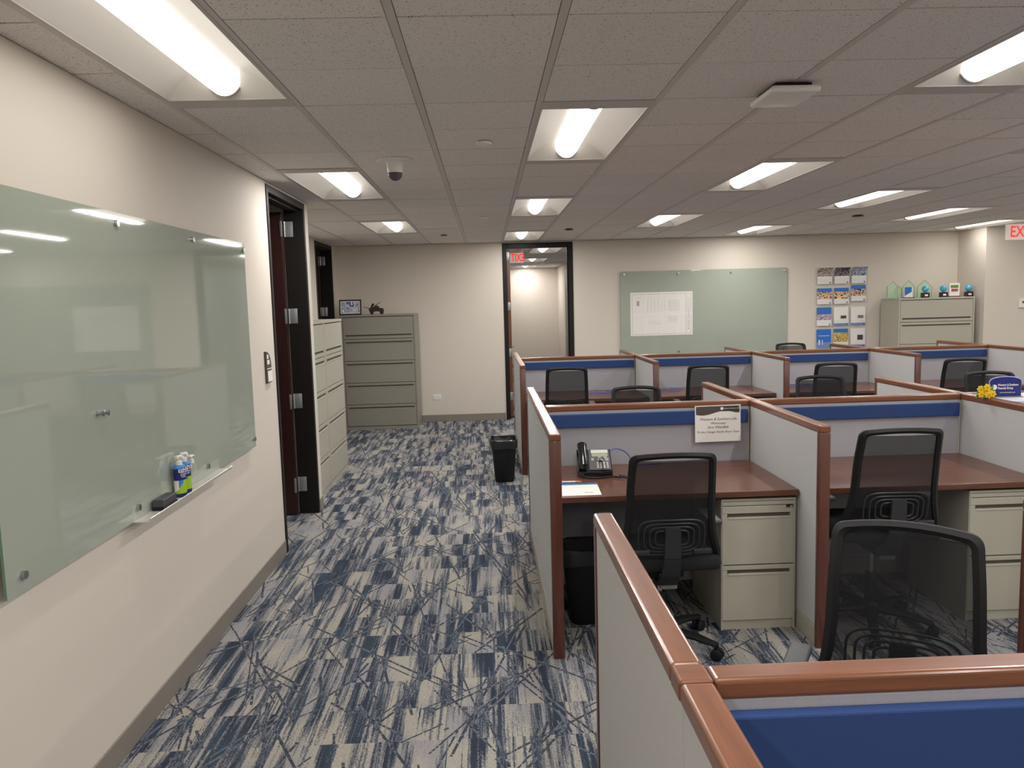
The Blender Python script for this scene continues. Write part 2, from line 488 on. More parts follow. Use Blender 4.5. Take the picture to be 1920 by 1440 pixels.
b.box(-.002, .06, YB-.012, YB+.15, 0, 2.522, .004); b.box(.94, 1.002, YB-.012, YB+.15, 0, 2.522, .004); b.box(.06, .94, YB-.012, YB+.15, 2.455, 2.522, .004)
b.box(.925, .94, YB+.05, YB+.10, 0, 2.455, .002)
fr = struct(b.build('door_3'))
b = B(M['door2']); b.box(.064, .108, YB+.165, YB+1.03, .012, 2.44, .002); lf = b.build('door_leaf', fr)
for z in (.32, .96, 1.63, 2.35):
    b = B(M['hinge']); b.box(.0605, .066, YB+.07, YB+.15, z-.06, z+.06, .001); b.box(.066, .1, YB+.157, YB+.165, z-.06, z+.06, .001)
    b.cyl((.068, YB+.155, z-.06), .008, .12, seg=10); b.build('hinge', fr, True)
b = B(M['chrome']); b.cyl((.108, YB+.97, 1.0), .026, .01, 'x'); b.tube([(.112, YB+.97, 1.0), (.15, YB+.97, 1.0), (.155, YB+.88, 1.0)], .009); b.build('door_handle', lf, True)
b = B(M['mgrey']); b.box(1.588, 1.6, 10.6, 15.9, .1, 2.5, .003); struct(b.build('trim_corridor'))

# ------------------------------------------------------------------ ceiling lights
def make_light():
    root = thing('ceiling_light', '', 'ceiling light')
    L, W, e, s = 3*T, T, .13, .014
    b = B(M['flange'])
    z0, z1 = CEIL-.002, CEIL+.004
    b.box(.006, W-.006, .005, e, z0, z1, .001); b.box(.006, W-.006, L-e, L-.005, z0, z1, .001)
    b.box(.006, .006+s, e, L-e, z0, z1, .001); b.box(W-.006-s, W-.006, e, L-e, z0, z1, .001)
    b.build('frame', root)
    # reflector pan : curved sides up to the lamp trough, sloped ends
    b = B(M['fix']); x0, x1, y0, y1 = .02, W-.02, e, L-e; xc = W/2; R = .072; n = 8
    prof = []
    for k in range(n+1):
        t = k/n; prof.append((x0+(xc-R-x0)*t, CEIL+.002+.085*math.sin(t*PI/2)**.9))
    fullp = prof+[(2*xc-a, c) for a, c in prof[::-1]]
    def ring(yy, k): return [b.bm.verts.new((a, yy, c)) for a, c in fullp]
    # the ends slope inwards: the higher a point, the further in it sits
    ra = [b.bm.verts.new((a, y0+(c-CEIL)*.9, c)) for a, c in fullp]; rb = [b.bm.verts.new((a, y1-(c-CEIL)*.9, c)) for a, c in fullp]
    for k in range(len(fullp)-1): b.bm.faces.new((ra[k], ra[k+1], rb[k+1], rb[k]))
    for rr, yy in ((ra, y0), (rb, y1)):
        lo = [b.bm.verts.new((v.co.x, yy, CEIL+.002)) for v in rr]
        for k in range(len(rr)-1):
            b.bm.faces.new((rr[k], rr[k+1], lo[k+1], lo[k]))
    # housing above
    b.box(.012, W-.012, .01, L-.01, CEIL+.1, CEIL+.13); 
    for q in ((.012, .016, .01, L-.01), (W-.016, W-.012, .01, L-.01), (.012, W-.012, .01, .014), (.012, W-.012, L-.014, L-.01)): b.box(*q, CEIL+.004, CEIL+.13)
    b.build('reflector', root, True)
    # half round diffuser
    b = B(M['glow']); rr = []
    ys = [y0+.035, y0+.04, y1-.04, y1-.035]; rs = [.94, 1, 1, .94]
    for yy, rf in zip(ys, rs):
        rr.append([b.bm.verts.new((xc-R*rf*math.cos(PI*k/14), yy, CEIL+.088-(R+.012)*rf*math.sin(PI*k/14))) for k in range(15)])
    for a in range(3):
        for k in range(14): b.bm.faces.new((rr[a][k], rr[a][k+1], rr[a+1][k+1], rr[a+1][k]))
    b.bm.faces.new(rr[0]); b.bm.faces.new(rr[-1][::-1])
    b.build('diffuser', root, True)
    b = B(M['mgrey'])
    for yy in (y0+.028, y1-.034):
        b = B(M['mgrey'])
        pts = [(xc-(R+.003)*math.cos(PI*k/14), CEIL+.088-(R+.0145)*math.sin(PI*k/14)) for k in range(15)]
        b.prism(pts, 'y', yy, yy+.006); b.build('end_cap', root, True)
    ld = bpy.data.lights.new('lamp', 'AREA'); ld.shape = 'RECTANGLE'; ld.size = .07; ld.size_y = L-2*e-.12
    ld.energy = WATT; ld.color = (1, .98, .955)
    lo = bpy.data.objects.new('lamp', ld); COL.objects.link(lo); lo.parent = root; lo.location = (xc, L/2, CEIL+.0025)
    return root
colname = {-3: 'in the row over the left walkway', 0: 'in the row that leads to the back doorway', 3: 'in the first row over the cubicles', 6: 'in the second row over the cubicles', 9: 'in the third row over the cubicles', 12: 'in the row nearest the right wall corner', 15: ''}
proto_light = make_light()
first = True
def place_light(i, j, label, group):
    global first
    o = proto_light if first else dup(proto_light)
    first = False
    o.location = (i*T, j*T, 0); o['label'] = label; o['group'] = group
    if i == 12 and j == 14:
        for ch in o.children:
            if ch.type == 'LIGHT': ch.data = ch.data.copy(); ch.data.energy = WATT*.22
    if i == -3:                              # walkway lamps dimmed to hold down the bright patch on the left wall
        for ch in o.children:
            if ch.type == 'LIGHT': ch.data = ch.data.copy(); ch.data.energy = WATT*(.14 if j == -1 else .62)
vis = {-3: [-1, 5, 11], 0: [2, 8, 14], 3: [-1, 5, 11], 6: [2, 8, 14], 9: [11, 5], 12: [14]}
ordn = {0: 'nearest', 1: 'middle', 2: 'farthest'}
for i, j in LIGHTS:
    if i in vis and j in vis[i]:
        if i == 12: lab = 'thin glowing recessed ceiling light touching the far right wall corner'
        elif i == 9: lab = 'thin glowing recessed ceiling light left of the one by the right corner' if j == 11 else 'recessed ceiling light beyond the right edge in the third cubicle row'
        elif (i, j) == (-3, -1): lab = 'largest glowing ceiling light, top left above the big glass board'
        elif (i, j) == (3, -1): lab = 'large glowing ceiling light cut by the upper right edge of the view'
        else: lab = '%s glowing recessed ceiling light %s' % (ordn[vis[i].index(j)], colname[i])
        place_light(i, j, lab, 'recessed ceiling lights of the open office')
    else:
        place_light(i, j, 'recessed ceiling light beyond the edges of the view', 'ceiling lights outside the view')
for k, (i, j) in enumerate(CORR):
    place_light(i, j, ['nearest', 'second', 'farthest'][k]+' ceiling light seen through the back doorway', 'corridor ceiling lights')
for o in list(COL.objects):                  # the corridor is lit more strongly
    if o.type == 'LIGHT' and o.parent.location.y > 9.5: o.data = o.data.copy(); o.data.energy = WATT*.8

# ------------------------------------------------------------------ ceiling fittings
t = thing('security_camera', 'white ceiling dome security camera above the walkway', 'security camera', (-.762, 2.298, CEIL))
b = B(M['white']); b.lathe([(.105, 0), (.105, -.006), (.09, -.014), (.0, -.0145)]); b.build('mounting_plate', t, True)
b = B(M['white']); b.lathe([(.05, -.012), (.046, -.05), (.04, -.075), (.0, -.076)]); b.build('housing', t, True)
b = B(M['dome']); b.lathe([(.04, -.074)]+[(.042*math.cos(a*PI/16), -.078-.042*math.sin(a*PI/16)) for a in range(0, 8)]+[(.001, -.12)]); b.build('dome', t, True)
b = B(M['blackg'], M['white']); b.cyl((0, -.005, -.082), .016, -.03, 'y', 14); b.box(-.022, .022, -.008, .02, -.095, -.07, .003, 1); b.build('lens', t, True)
def disk(x, y, r, label, m='white', cat='sprinkler'):
    b = B(M[m]); b.lathe([(r*.7, 0), (r*.7, -.006), (r, -.007), (r, -.013), (r*.94, -.016), (0.0005, -.0165)])
    o = b.build('sprinkler_cover', None, True, (x, y, CEIL)); tag(o, label, cat, 'round sprinkler covers on the ceiling')
disk(-.243, 1.816, .042, 'round white sprinkler cover nearest, right of the ceiling camera')
disk(-.25, 5.447, .04, 'round white sprinkler cover left of the middle doorway light')
disk(-.747, 7.387, .04, 'round grey sprinkler cover near the back wall above the walkway', 'mgrey')
disk(.758, 7.003, .05, 'dark round detector right of the farthest doorway light', 'dgrey')
disk(3.85, 6.2, .06, 'dark round cover far back over the cubicles', 'dgrey')
t = thing('wifi_access_point', 'white square wireless access point hanging below the ceiling', 'access point', (1.0, .88, CEIL))
b = B(M['white'])
b.box(-.1, .1, -.135, .135, -.045, -.018, .013, seg=4); b.build('cover', t, True)
b = B(M['black']); b.box(-.075, .075, -.1, .12, -.019, -.001, .004); b.build('mounting_bracket', t)
b = B(M['skyb']); b.cyl((.05, -.09, -.0455), .003, .001); b.build('status_light', t)

def exit_sign(name, label, loc, rz, w=.33, h=.19):
    t = thing(name, label, 'exit sign', loc, rz)
    b = B(M['signw']); b.box(-w/2, w/2, -.022, .022, -h, 0, .004); b.build('housing', t)
    b = B(M['white']); b.box(-w/2+.02, w/2-.02, -.05, .05, 0, .012, .002); b.build('ceiling_plate', t)
    text('EXIT', .185, M['red'], t, (0, -.0235, -h/2-.002), (PI/2, 0, 0), sx=.78, bold=.003)
    return t
exit_sign('exit_sign', 'white exit sign with red letters at the right edge', (6.235, 7.0, 2.465), 0, .36, .185)
t = thing('exit_sign', 'glowing red exit sign hanging beyond the back doorway', 'exit sign', (.265, 10.5, 2.515))
b = B(M['signw']); b.box(-.125, .115, .004, .012, -.19, -.03, .002); b.build('housing', t)
b = B(M['white']); b.box(0.0, .09, -.04, .05, -.03, .022, .004); b.build('ceiling_plate', t)
text('EXIT', .17, M['red'], t, (.02, .0025, -.11), (PI/2, 0, PI), sx=.62, bold=.004)

# ------------------------------------------------------------------ filing cabinets
def lateral(name, label, W, D, H, loc, rz, m, locky=True):
    """front faces local -y, origin at the front left foot, x along the width"""
    t = thing(name, label, 'filing cabinet', loc, rz)
    b = B(M[m], M['slot']); 
    b.box(0, .022, 0, D, 0, H-.02); b.box(W-.022, W, 0, D, 0, H-.02); b.box(.022, W-.022, D-.015, D, 0, H-.02)
    b.box(0, W, -.004, D, H-.025, H, .003); b.box(.022, W-.022, .004, D-.016, .0, .045); b.box(.022, W-.022, .03, D-.016, .046, H-.03, mi=1)
    b.build('body', t)
    n = 5; z0 = .05; hh = (H-.03-z0)/n
    for k in range(n):
        a, c = z0+k*hh+.003, z0+(k+1)*hh-.003
        up = (k == n-1)                     # the top flipper door has its pull at the bottom edge
        s0 = a+.035 if up else c-.055
        b = B(M[m]); x0, x1 = .026, W-.026
        b.box(x0, x1, .0, .02, a, s0, .002); b.box(x0, x1, 0, .02, s0+.022, c, .002)
        b.box(x0, x0+.025, .001, .02, s0, s0+.022); b.box(x1-.025, x1, .001, .02, s0, s0+.022)
        d = b.build('drawer', t)
        b = B(M['slot'], M[m]); b.box(x0+.025, x1-.025, .014, .019, s0, s0+.022)
        if not up: b.prism([(-.004, s0-.004), (.004, s0-.004), (.004, s0+.002), (-.001, s0+.002)], 'x', x0+.03, x1-.03, 1)
        else: b.box(x0+.03, x1-.03, -.003, .003, s0+.022, s0+.026, mi=1)
        b.build('handle', d)
    return t
lateral('filing_cabinet', 'tall grey five drawer filing cabinet against the back wall with certificate on top', 1.0, .5, 1.575, (-2.225, 8.25+.06, 0), 0, 'cab2')
lateral('filing_cabinet', 'tall putty filing cabinet in the left alcove, nearer to the open door', .72, .59, 1.57, (-1.76, 4.19, 0), PI/2, 'cab')
lateral('filing_cabinet', 'tall putty filing cabinet in the left alcove, farther from the open door', .88, .59, 1.57, (-1.76, 4.915, 0), PI/2, 'cab')
lateral('filing_cabinet', 'wide putty filing cabinet under the row of glass awards', 1.07, .5, 1.6, (5.45, 8.3, 0), 0, 'cab')

# framed certificate, figurine
t = thing('certificate_frame', 'black framed certificate leaning on top of the back cabinet', 'picture frame', (-2.125, 8.52, 1.5755))
pm = picture('certificate_print', [(150, 152, 184), (190, 192, 208), (224, 226, 232), (96, 102, 170), (245, 246, 248)], 9, 3)
b = B(M['black'], M['yellow']); 
for q in ((-.15, .15, 0, .016), (-.15, .15, .194, .21), (-.15, -.136, .016, .194), (.136, .15, .016, .194)): b.box(q[0], q[1], -.012, .012, q[2], q[3], .002)
f = b.build('frame', t, rot=(math.radians(-6), 0, 0))
b = B(pm, M['paper']); b.box(-.136, .136, -.002, .006, .016, .194, mi=1); b.box(-.122, .122, -.004, -.002, .03, .18, mi=0); b.build('print', t, rot=(math.radians(-6), 0, 0))
t = thing('figurine', 'small dark bronze figurine with raised rods on the back cabinet', 'figurine', (-1.76, 8.45, 1.5755))
b = B(M['bronze'])
b.prism([(-.1, .07), (-.085, .03), (-.07, .0), (-.045, .0), (-.04, .035), (0, .042), (.045, .038), (.06, .002), (.085, .002), (.1, .03), (.1, .075), (.07, .085), (.04, .09), (.03, .115), (-.0, .12), (-.03, .1), (-.06, .13), (-.07, .1)], 'y', -.03, .03)
b.build('body', t)
b = B(M['bronze']); b.tube([(-.08, 0, .08), (-.17, -.01, .105)], [.006, .003]); b.tube([(-.02, 0, .11), (.06, .01, .17)], [.006, .003]); b.lathe([(.001, -.018), (.016, -.01), (.018, 0), (.012, .014), (.001, .018)], (-.04, 0, .135), 10); b.build('rods', t, True)

# outlet and thermostat
t = thing('wall_outlet', 'white double outlet low on the back wall', 'outlet', (-1.0, YB, .36))
b = B(M['white']); b.box(-.06, .06, -.006, 0, -.038, .038, .003); b.build('cover_plate', t)
for sx in (-.028, .028):
    b = B(M['white'], M['dgrey']); b.box(sx-.022, sx+.022, -.008, -.005, -.016, .016, .001)
    for dz in (-.006, .006): b.box(sx-.006, sx+.004, -.0085, -.0078, dz-.0012, dz+.0012, mi=1)
    b.build('socket', t)
t = thing('thermostat', 'white wall thermostat with small dark display right of the wall corner', 'thermostat', (7.155, 8.22, 1.49))
b = B(M['white']); b.box(-.075, .075, -.025, 0, -.062, .062, .006); b.build('housing', t)
b = B(M['dgrey']); b.box(-.035, .045, -.0262, -.025, .0, .03); b.build('display', t)

# room sign by the left door
t = thing('room_sign', 'dark brown room sign with pale inserts beside the left door', 'sign', (XL, 2.735, 1.30))
b = B(M['signbrown']); hw, hh = .055, .11
arc = [(.055-.11*0-.0, 0)]
pts = [(-hw, -.085), (hw, -.085), (hw, .02)]+[(-hw+.11*math.cos(a*PI/16)*1.0, .02+.10*math.sin(a*PI/16)) for a in range(1, 8)]+[(-hw, .12)]
b.prism(pts, 'x', 0.0, .014); b.build('plate', t)
b = B(M['paper']); b.box(.014, .0165, -.04, hw, -.078, -.008); b.build('insert', t)
b = B(M['paper']); b.box(.014, .0162, -.046, -.012, .072, .098); b.box(.014, .0162, -.044, .008, .036, .064); b.box(.014, .0158, -.05, hw, .004, .009); b.build('name_strip', t)

# ------------------------------------------------------------------ glass boards
def standoff(b, x, y, z, ax, d):
    if ax == 'x': b.cyl((x, y, z), .007, d, 'x', 10); b.cyl((x+d*.99, y, z), .013, .012 if d > 0 else -.012, 'x', 18)
    else: b.cyl((x, y, z), .007, d, 'y', 10); b.cyl((x, y+d*.99, z), .013, -.012, 'y', 18)
t = thing('glass_whiteboard', 'large frosted green glass whiteboard on the left wall', 'whiteboard', (0, 0, 0))
b = B(M['board'], M['glassedge']); b.box(-1.672, -1.664, -.18, 2.295, .875, 2.08)
for f in b.bm.faces:
    if abs(f.normal.x) < .5: f.material_index = 1
b.build('glass_panel', t)
for z in (2.037, .925):
    for y in (-.1, .68, 1.465, 2.255):
        b = B(M['chrome']); standoff(b, XL+.0005, y, z, 'x', .03); b.build('standoff', t, True)
M['tray'] = mat('tray_plastic', (206, 202, 194), .25)
t2 = thing('marker_tray', 'clear marker tray clipped under the left glass whiteboard', 'tray', (0, 0, 0))
b = B(M['tray']); b.prism([(-1.663, .875), (-1.60, .875), (-1.592, .89), (-1.595, .892), (-1.603, .879), (-1.663, .879)], 'y', .63, 1.63)
b.build('shelf', t2)
b = B(M['acryl']); b.box(-1.6635, -1.6605, .63, 1.63, .879, .935, .001); b.build('back_lip', t2)
def spray(loc, rz, lab):
    t = thing('spray_bottle', lab, 'spray bottle', loc, rz, 'cleaner bottles on the marker tray')
    def mf(a, z):
        # local -y is the front of the label
        u = math.cos(a)
        if z < .012: return 1
        if z > .128: return 3
        if z > .078 or z < .02: return 4
        if u > 1.5*((z-.02)/.065)-1.15: return 2
        return 3 if u > -.75 else 0
    b = B(M['white'], M['navy'], M['lime'], M['skyb'], M['navy'])
    prof = [(.024, 0), (.028, .004)]+[(.029, .004+.0065*k) for k in range(1, 20)]+[(.028, .134), (.022, .14), (.013, .144)]
    b.lathe(prof, seg=32, sy=.72, mif=mf); b.build('bottle', t, True)
    b = B(M['white']); b.lathe([(.014, .142), (.014, .158), (.010, .162), (.010, .168), (.0005, .169)], seg=20); b.box(-.016, .016, -.009, .009, .166, .184, .003); b.box(-.005, .005, -.03, -.006, .17, .181, .002); b.build('sprayer', t, True)
    text('EXPO', .02, M['paper'], t, (0, -.0222, .118), (PI/2, 0, 0), bold=.0004)
    text('WHITE\nBOARD\nCARE', .009, M['paper'], t, (0, -.0222, .1), (PI/2, 0, 0))
    return t
ZT = .8795
spray((-1.63, 1.035, ZT), math.radians(62), 'blue and lime whiteboard cleaner bottle standing in front on the tray')
spray((-1.637, 1.11, ZT), math.radians(55), 'blue and lime cleaner bottle half hidden behind the front one')
t = thing('pump_bottle', 'small clear bottle with flat white cap at the tray', 'bottle', (-1.634, 1.19, ZT))
b = B(M['acryl']); b.lathe([(.02, 0), (.023, .004), (.023, .1), (.018, .115), (.011, .12)], seg=24); b.build('bottle', t, True)
b = B(M['white']); b.lathe([(.012, .118), (.012, .135), (.005, .137), (.005, .15), (.0005, .151)], seg=16); b.box(-.011, .011, -.03, .016, .149, .156, .003); b.build('pump_cap', t, True)
t = thing('board_eraser', 'dark felt whiteboard eraser lying on the marker tray', 'eraser', (-1.63, .86, ZT))
b = B(M['dgrey']); b.box(-.022, .024, -.07, .07, .012, .045, .005); b.build('grip', t)
b = B(M['black']); b.box(-.024, .026, -.072, .072, 0, .013, .002); b.build('felt_pad', t)
for k, (yy, zz, lb) in enumerate(((.425, 1.338, 'left'), (.47, 1.334, 'right'))):
    b = B(M['chrome']); b.lathe([(.009, 0), (.009, .003), (.006, .006), (.006, .012), (.010, .016), (.010, .019), (.0005, .02)], seg=16)
    o = b.build('board_magnet', None, True, (-1.6635, yy, zz), (0, PI/2, 0)); tag(o, '%s of two small silver magnets on the left glass board' % lb, 'magnet', 'magnets on the glass board')

t = thing('glass_whiteboard', 'frosted green glass whiteboard on the back wall with drawing taped on', 'whiteboard', (0, 0, 0))
b = B(M['board'], M['glassedge']); b.box(1.675, 4.09, YB-.03, YB-.022, .87, 2.083)
for f in b.bm.faces:
    if abs(f.normal.y) < .5: f.material_index = 1
b.build('glass_panel', t)
for z in (2.04, .92):
    for x in (1.73, 2.51, 3.27, 4.035):
        b = B(M['chrome']); standoff(b, x, YB-.0005, z, 'y', -.038); b.build('standoff', t, True)
t = thing('floor_plan_sheet', 'large white folded drawing sheet on the back glass board', 'drawing', (1.815, YB-.031, 1.158))
W, H = .9, .622
b = B(M['paper']); b.box(0, W, -.0015, 0, 0, H); b.build('sheet', t)
b = B(M['paperline'])
def ln(x0, x1, z0, z1): b.box(x0, x1, -.0022, -.0016, z0, z1)
for q in ((.025, W-.02, .02, .024), (.025, W-.02, H-.03, H-.026), (.025, .029, .02, H-.026), (W-.024, W-.02, .02, H-.026), (W-.1, W-.097, .02, H-.026), (W-.085, W-.083, .05, H-.06)): ln(*q)
for k in range(9): ln(.56, .7, .5-k*.018, .502-k*.018)
for k in range(4): ln(.55, .68, .26-k*.022, .263-k*.022)
ln(.56, .563, .36, .5); ln(.7, .703, .36, .5)
for k in range(6): ln(.25+.05*k, .252+.05*k, .35, .52)
for k in range(7): ln(W-.08, W-.03, .52-.022*k, .523-.022*k)
for k in range(10): ln(W-.07, W-.045, .08+.03*k, .09+.03*k)
ln(.26, .46, .17, .173); ln(.26, .44, .2, .202); ln(.08, .15, .545, .548); ln(.09, .13, .43, .5)
b.build('drawing_lines', t)
b = B(M['fold'])
for xx in (.22, .445, .685): b.box(xx-.004, xx+.004, -.0026, -.0015, 0, H)
b.box(0, W, -.0026, -.0015, .302, .31); b.build('fold_creases', t)

# ------------------------------------------------------------------ brochure rack
t = thing('brochure_rack', 'clear acrylic wall rack holding rows of brochures', 'brochure rack', (4.52, YB-.001, .8))
b = B(M['acryl']); b.box(-.02, .76, -.006, 0, 0, 1.27, .001); b.build('back_panel', t)
rows = [1.03, .74, .43, .115]
photos = {'a': picture('print_people_grey', [(60, 56, 60), (150, 140, 130), (200, 180, 160), (90, 86, 90), (220, 210, 200)], 40, 1),
          'a2': picture('print_people_dark', [(40, 36, 44), (70, 64, 72), (100, 92, 98), (150, 144, 150), (56, 50, 58)], 34, 21),
          'a3': picture('print_people_blue', [(50, 60, 90), (120, 140, 180), (190, 190, 186), (80, 96, 150), (214, 208, 196)], 26, 33),
          'b': picture('print_people_warm', [(60, 44, 40), (226, 170, 130), (240, 200, 160), (120, 80, 60), (230, 216, 200)], 22, 5),
          'b2': picture('print_family_warm', [(50, 34, 30), (232, 180, 120), (236, 206, 150), (90, 60, 50), (230, 216, 200)], 26, 17),
          'b3': picture('print_group_warm', [(40, 34, 40), (226, 160, 130), (200, 170, 150), (70, 56, 60), (230, 200, 190)], 24, 41),
          'c': picture('print_family', [(70, 60, 90), (150, 130, 150), (210, 190, 200), (120, 90, 100), (230, 220, 224)], 36, 9),
          'd': picture('print_field', [(200, 170, 70), (220, 196, 90), (180, 150, 80), (120, 90, 60), (240, 226, 190)], 30, 13)}
pk = [('a', 0, 1, 'beige photo of people, top left'), ('a2', 0, 2, 'dark grey photo, top middle'), ('a3', 0, 3, 'grey and blue photo, top right'),
      ('b', 1, 1, 'blue header over two people, second row left'), ('b2', 1, 2, 'blue header over a family, second row middle'), ('b3', 1, 3, 'blue header and raised position, second row right'),
      ('c', 2, 1, 'deep blue header over a family, third row left'), ('w', 3, 1, 'white page with blue foot, third row middle'), ('w', 3, 2, 'white page with grey sketch, third row right'),
      ('f', 4, 1, 'all blue cover, bottom left'), ('d', 1, 2, 'yellow field photo, bottom middle'), ('w', 3, 3, 'white page with dark drawing, bottom right')]
for k, (ph, style, v, lab) in enumerate(pk):
    r, c = k//3, k % 3
    x0 = .012+c*.25; z0 = rows[r]+(.035 if (r == 1 and c == 2) else 0); w, h = .215, .23 if r < 2 else .265
    b = B(M['acryl']); b.box(x0-.006, x0+w+.006, -.03, -.026, z0-.005, z0+.075, .001); b.box(x0-.006, x0+w+.006, -.03, -.006, z0-.009, z0-.005); b.build('pocket', t)
    bt = B(M['paper'], M['blueprint'], photos.get(ph, M['paper']), M['navy'], M['ink'], M['mgrey'])
    curl = r == 0
    def sheet(za, zb, mi, dy=0.0):
        # pages lean out a little, the top row ones curl forward
        def yy(z): return -.024+dy-.0*z+(-.05*max(0, (z-.14)/.1)**2 if curl else .012*(z/h))
        n = 6
        for q in range(n):
            a, c_ = za+(zb-za)*q/n, za+(zb-za)*(q+1)/n
            bt.quad((0, yy(a), a), (w, yy(a), a), (w, yy(c_), c_), (0, yy(c_), c_), mi=mi)
            bt.quad((0, yy(a)+.003, a), (0, yy(c_)+.003, c_), (w, yy(c_)+.003, c_), (w, yy(a)+.003, a), mi=0)
    if style == 0: sheet(0, .11, 0); sheet(.11, .225, 2); sheet(.225, h, 4)
    elif style == 1: sheet(0, .075, 0); sheet(.075, h-.055, 2); sheet(h-.055, h, 1)
    elif style == 2: sheet(0, .08, 0); sheet(.08, h-.1, 2); sheet(h-.1, h, 1)
    elif style == 3: sheet(0, .03, 1); sheet(.03, h, 0); bt.box(.1, .18, -.0275, -.0245, .1, .14 if v < 3 else .17, mi=4 if v != 2 else 5)
    else: sheet(0, h, 1); bt.box(.03, .19, -.0175, -.0145, .165, .172, mi=0); bt.box(.03, .05, -.024, -.0205, .04, .11, mi=2); bt.box(.08, .09, -.024, -.0205, .04, .11, mi=2)
    bt.box(.18, .195, -.0275, -.0245, .008, .03, mi=4)
    o = bt.build('brochure', None, False, (4.52+x0, YB-.001, .8+z0)); tag(o, 'brochure in the wall rack with '+lab, 'brochure', 'brochures in the wall rack')

# ------------------------------------------------------------------ awards on the right cabinet
ZA = 1.6005
AX = lambda px: 5.374+(px-1662)*.00765
def peak(px0, px1, ap, h, sh, y, lab):
    x0, x1 = AX(px0), AX(px1); w = x1-x0
    t = thing('glass_award', lab, 'award', (x0, y, ZA), 0, 'peaked glass awards on the right cabinet')
    b = B(M['awardglass'], M['awardedge']); b.prism([(0, .008), (w, .008), (w, sh), (ap*w, h), (0, sh)], 'y', -.008, .008)
    for f in b.bm.faces:
        f.normal_update()
        if abs(f.normal.y) < .5: f.material_index = 1
    b.build('glass_plate', t)
    b = B(M['awardglass']); b.box(-.005, w+.005, -.025, .025, 0, .01, .002); b.build('base', t)
peak(1663, 1682, .62, .235, .17, 8.50, 'leftmost peaked glass award on the right cabinet')
peak(1684, 1697, .6, .175, .12, 8.60, 'small peaked glass award right behind the leftmost one')
peak(1702, 1726, .52, .25, .15, 8.66, 'tall peaked glass award behind the blue and white card')
peak(1731, 1758, .5, .25, .15, 8.66, 'tall peaked glass award between the first two globes')
t = thing('award_plaque', 'small blue and white plaque among the glass awards', 'award', (AX(1700), 8.46, ZA))
b = B(M['maroon']); b.box(-.07, .085, -.02, .03, 0, .012, .002); b.build('base', t)
b = B(M['paper'], M['blueprint']); b.box(-.055, .06, -.004, .004, .012, .155); b.prism([(-.053, .153), (.045, .153), (.045, .085), (-.02, .05), (-.053, .03)], 'y', -.006, -.004, 1); b.build('plate', t)
t = thing('award_plaque', 'cream plaque with green and red print among the awards', 'award', (AX(1785), 8.46, ZA))
b = B(M['maroon']); b.box(-.08, .08, -.03, .03, 0, .012, .002); b.build('base', t)
b = B(M['paper'], M['green'], M['red']); b.box(-.075, .075, -.01, .01, .012, .19, .002); b.box(-.055, .055, -.012, -.01, .125, .165, mi=1); b.box(-.05, .05, -.012, -.01, .09, .1, mi=0); 
b.mats[2] = mat('muted_red_print', (196, 120, 110), .5); b.box(-.045, .05, -.012, -.01, .07, .115, mi=2); b.build('plate', t)
for px, y, lab in ((1730, 8.44, 'left of the three blue globe awards'), (1764, 8.44, 'middle of the three blue globe awards'), (1811, 8.44, 'right of the three blue globe awards, apart from the rest')):
    t = thing('globe_award', lab, 'award', (AX(px), y, ZA), 0, 'blue globe awards')
    b = B(M['blackg']); b.box(-.05, .05, -.03, .03, 0, .07, .004); b.build('base', t)
    b = B(M['paper']); b.box(-.022, .022, -.0315, -.03, .02, .045); b.build('label_plate', t)
    b = B(M['globe']); n = 12; b.lathe([(.048*math.cos(-PI/2+PI*k/n)+.0003, .12+.048*math.sin(-PI/2+PI*k/n)) for k in range(n+1)], seg=22); b.build('globe', t, True)

# ------------------------------------------------------------------ cubicle panels
PH = 1.085
def panel_y(x, y0, y1, label, post=None, th=.056, group='wing panels between the cubicles'):
    """panel running along y. post: 'near' / 'far' end gets a wooden post"""
    t = thing('cubicle_panel', label, 'cubicle panel', (x, y0, 0), 0, group)
    if post == 'near': y1 -= .032
    else: y0 -= .031; t.location.y = y0
    L = y1-y0; h = th/2
    b = B(M['fabric'])
    a0 = .028 if post == 'near' else .002; a1 = L-.028 if post == 'far' else L-.002
    m = (a0+a1)/2
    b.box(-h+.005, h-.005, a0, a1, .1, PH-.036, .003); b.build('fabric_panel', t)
    b = B(M['cab']); b.box(-h+.003, h-.003, a0, a1, 0.002, .098, .003); b.build('base_plate', t)
    b = B(M['capy']); b.box(-h, h, -.003 if post == 'near' else .0625, L if post == 'near' else L+.003, PH-.036, PH, .008, seg=4); b.build('top_cap', t)
    if post == 'far':
        b = B(M['capx']); b.box(-h-.0005, h+.0005, 0, .062, PH-.036, PH+.001, .006, seg=3); b.build('cap_connector', t)
    if post:
        yy = (0, .028) if post == 'near' else (L-.028, L)
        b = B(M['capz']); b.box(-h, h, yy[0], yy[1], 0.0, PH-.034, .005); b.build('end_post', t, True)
    return t
def panel_x(x0, x1, y, label, strip=None, zb=.955, th=.056):
    t = thing('cubicle_panel', label, 'cubicle panel', (x0, y, 0), 0, 'cross panels between facing cubicles')
    L = x1-x0; h = th/2
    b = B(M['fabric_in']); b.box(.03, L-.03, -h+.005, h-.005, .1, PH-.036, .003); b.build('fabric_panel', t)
    b = B(M['cab']); b.box(.03, L-.03, -h+.003, h-.003, .002, .098, .003); b.build('base_plate', t)
    b = B(M['capx']); b.box(.0295, L-.0295, -h, h, PH-.036, PH-.0005, .008, seg=4); b.build('top_cap', t)
    b = B(M['cab'])
    for xx in (.0315, L-.0375): b.box(xx, xx+.006, -h-.003, h+.003, .0, PH-.04)
    b.build('corner_channel', t)
    b = B(M['blue']); b.box(.05, L-.045, -h-.022, -h+.004, zb, 1.032, .004); b.build('blue_rail', t)
    return t
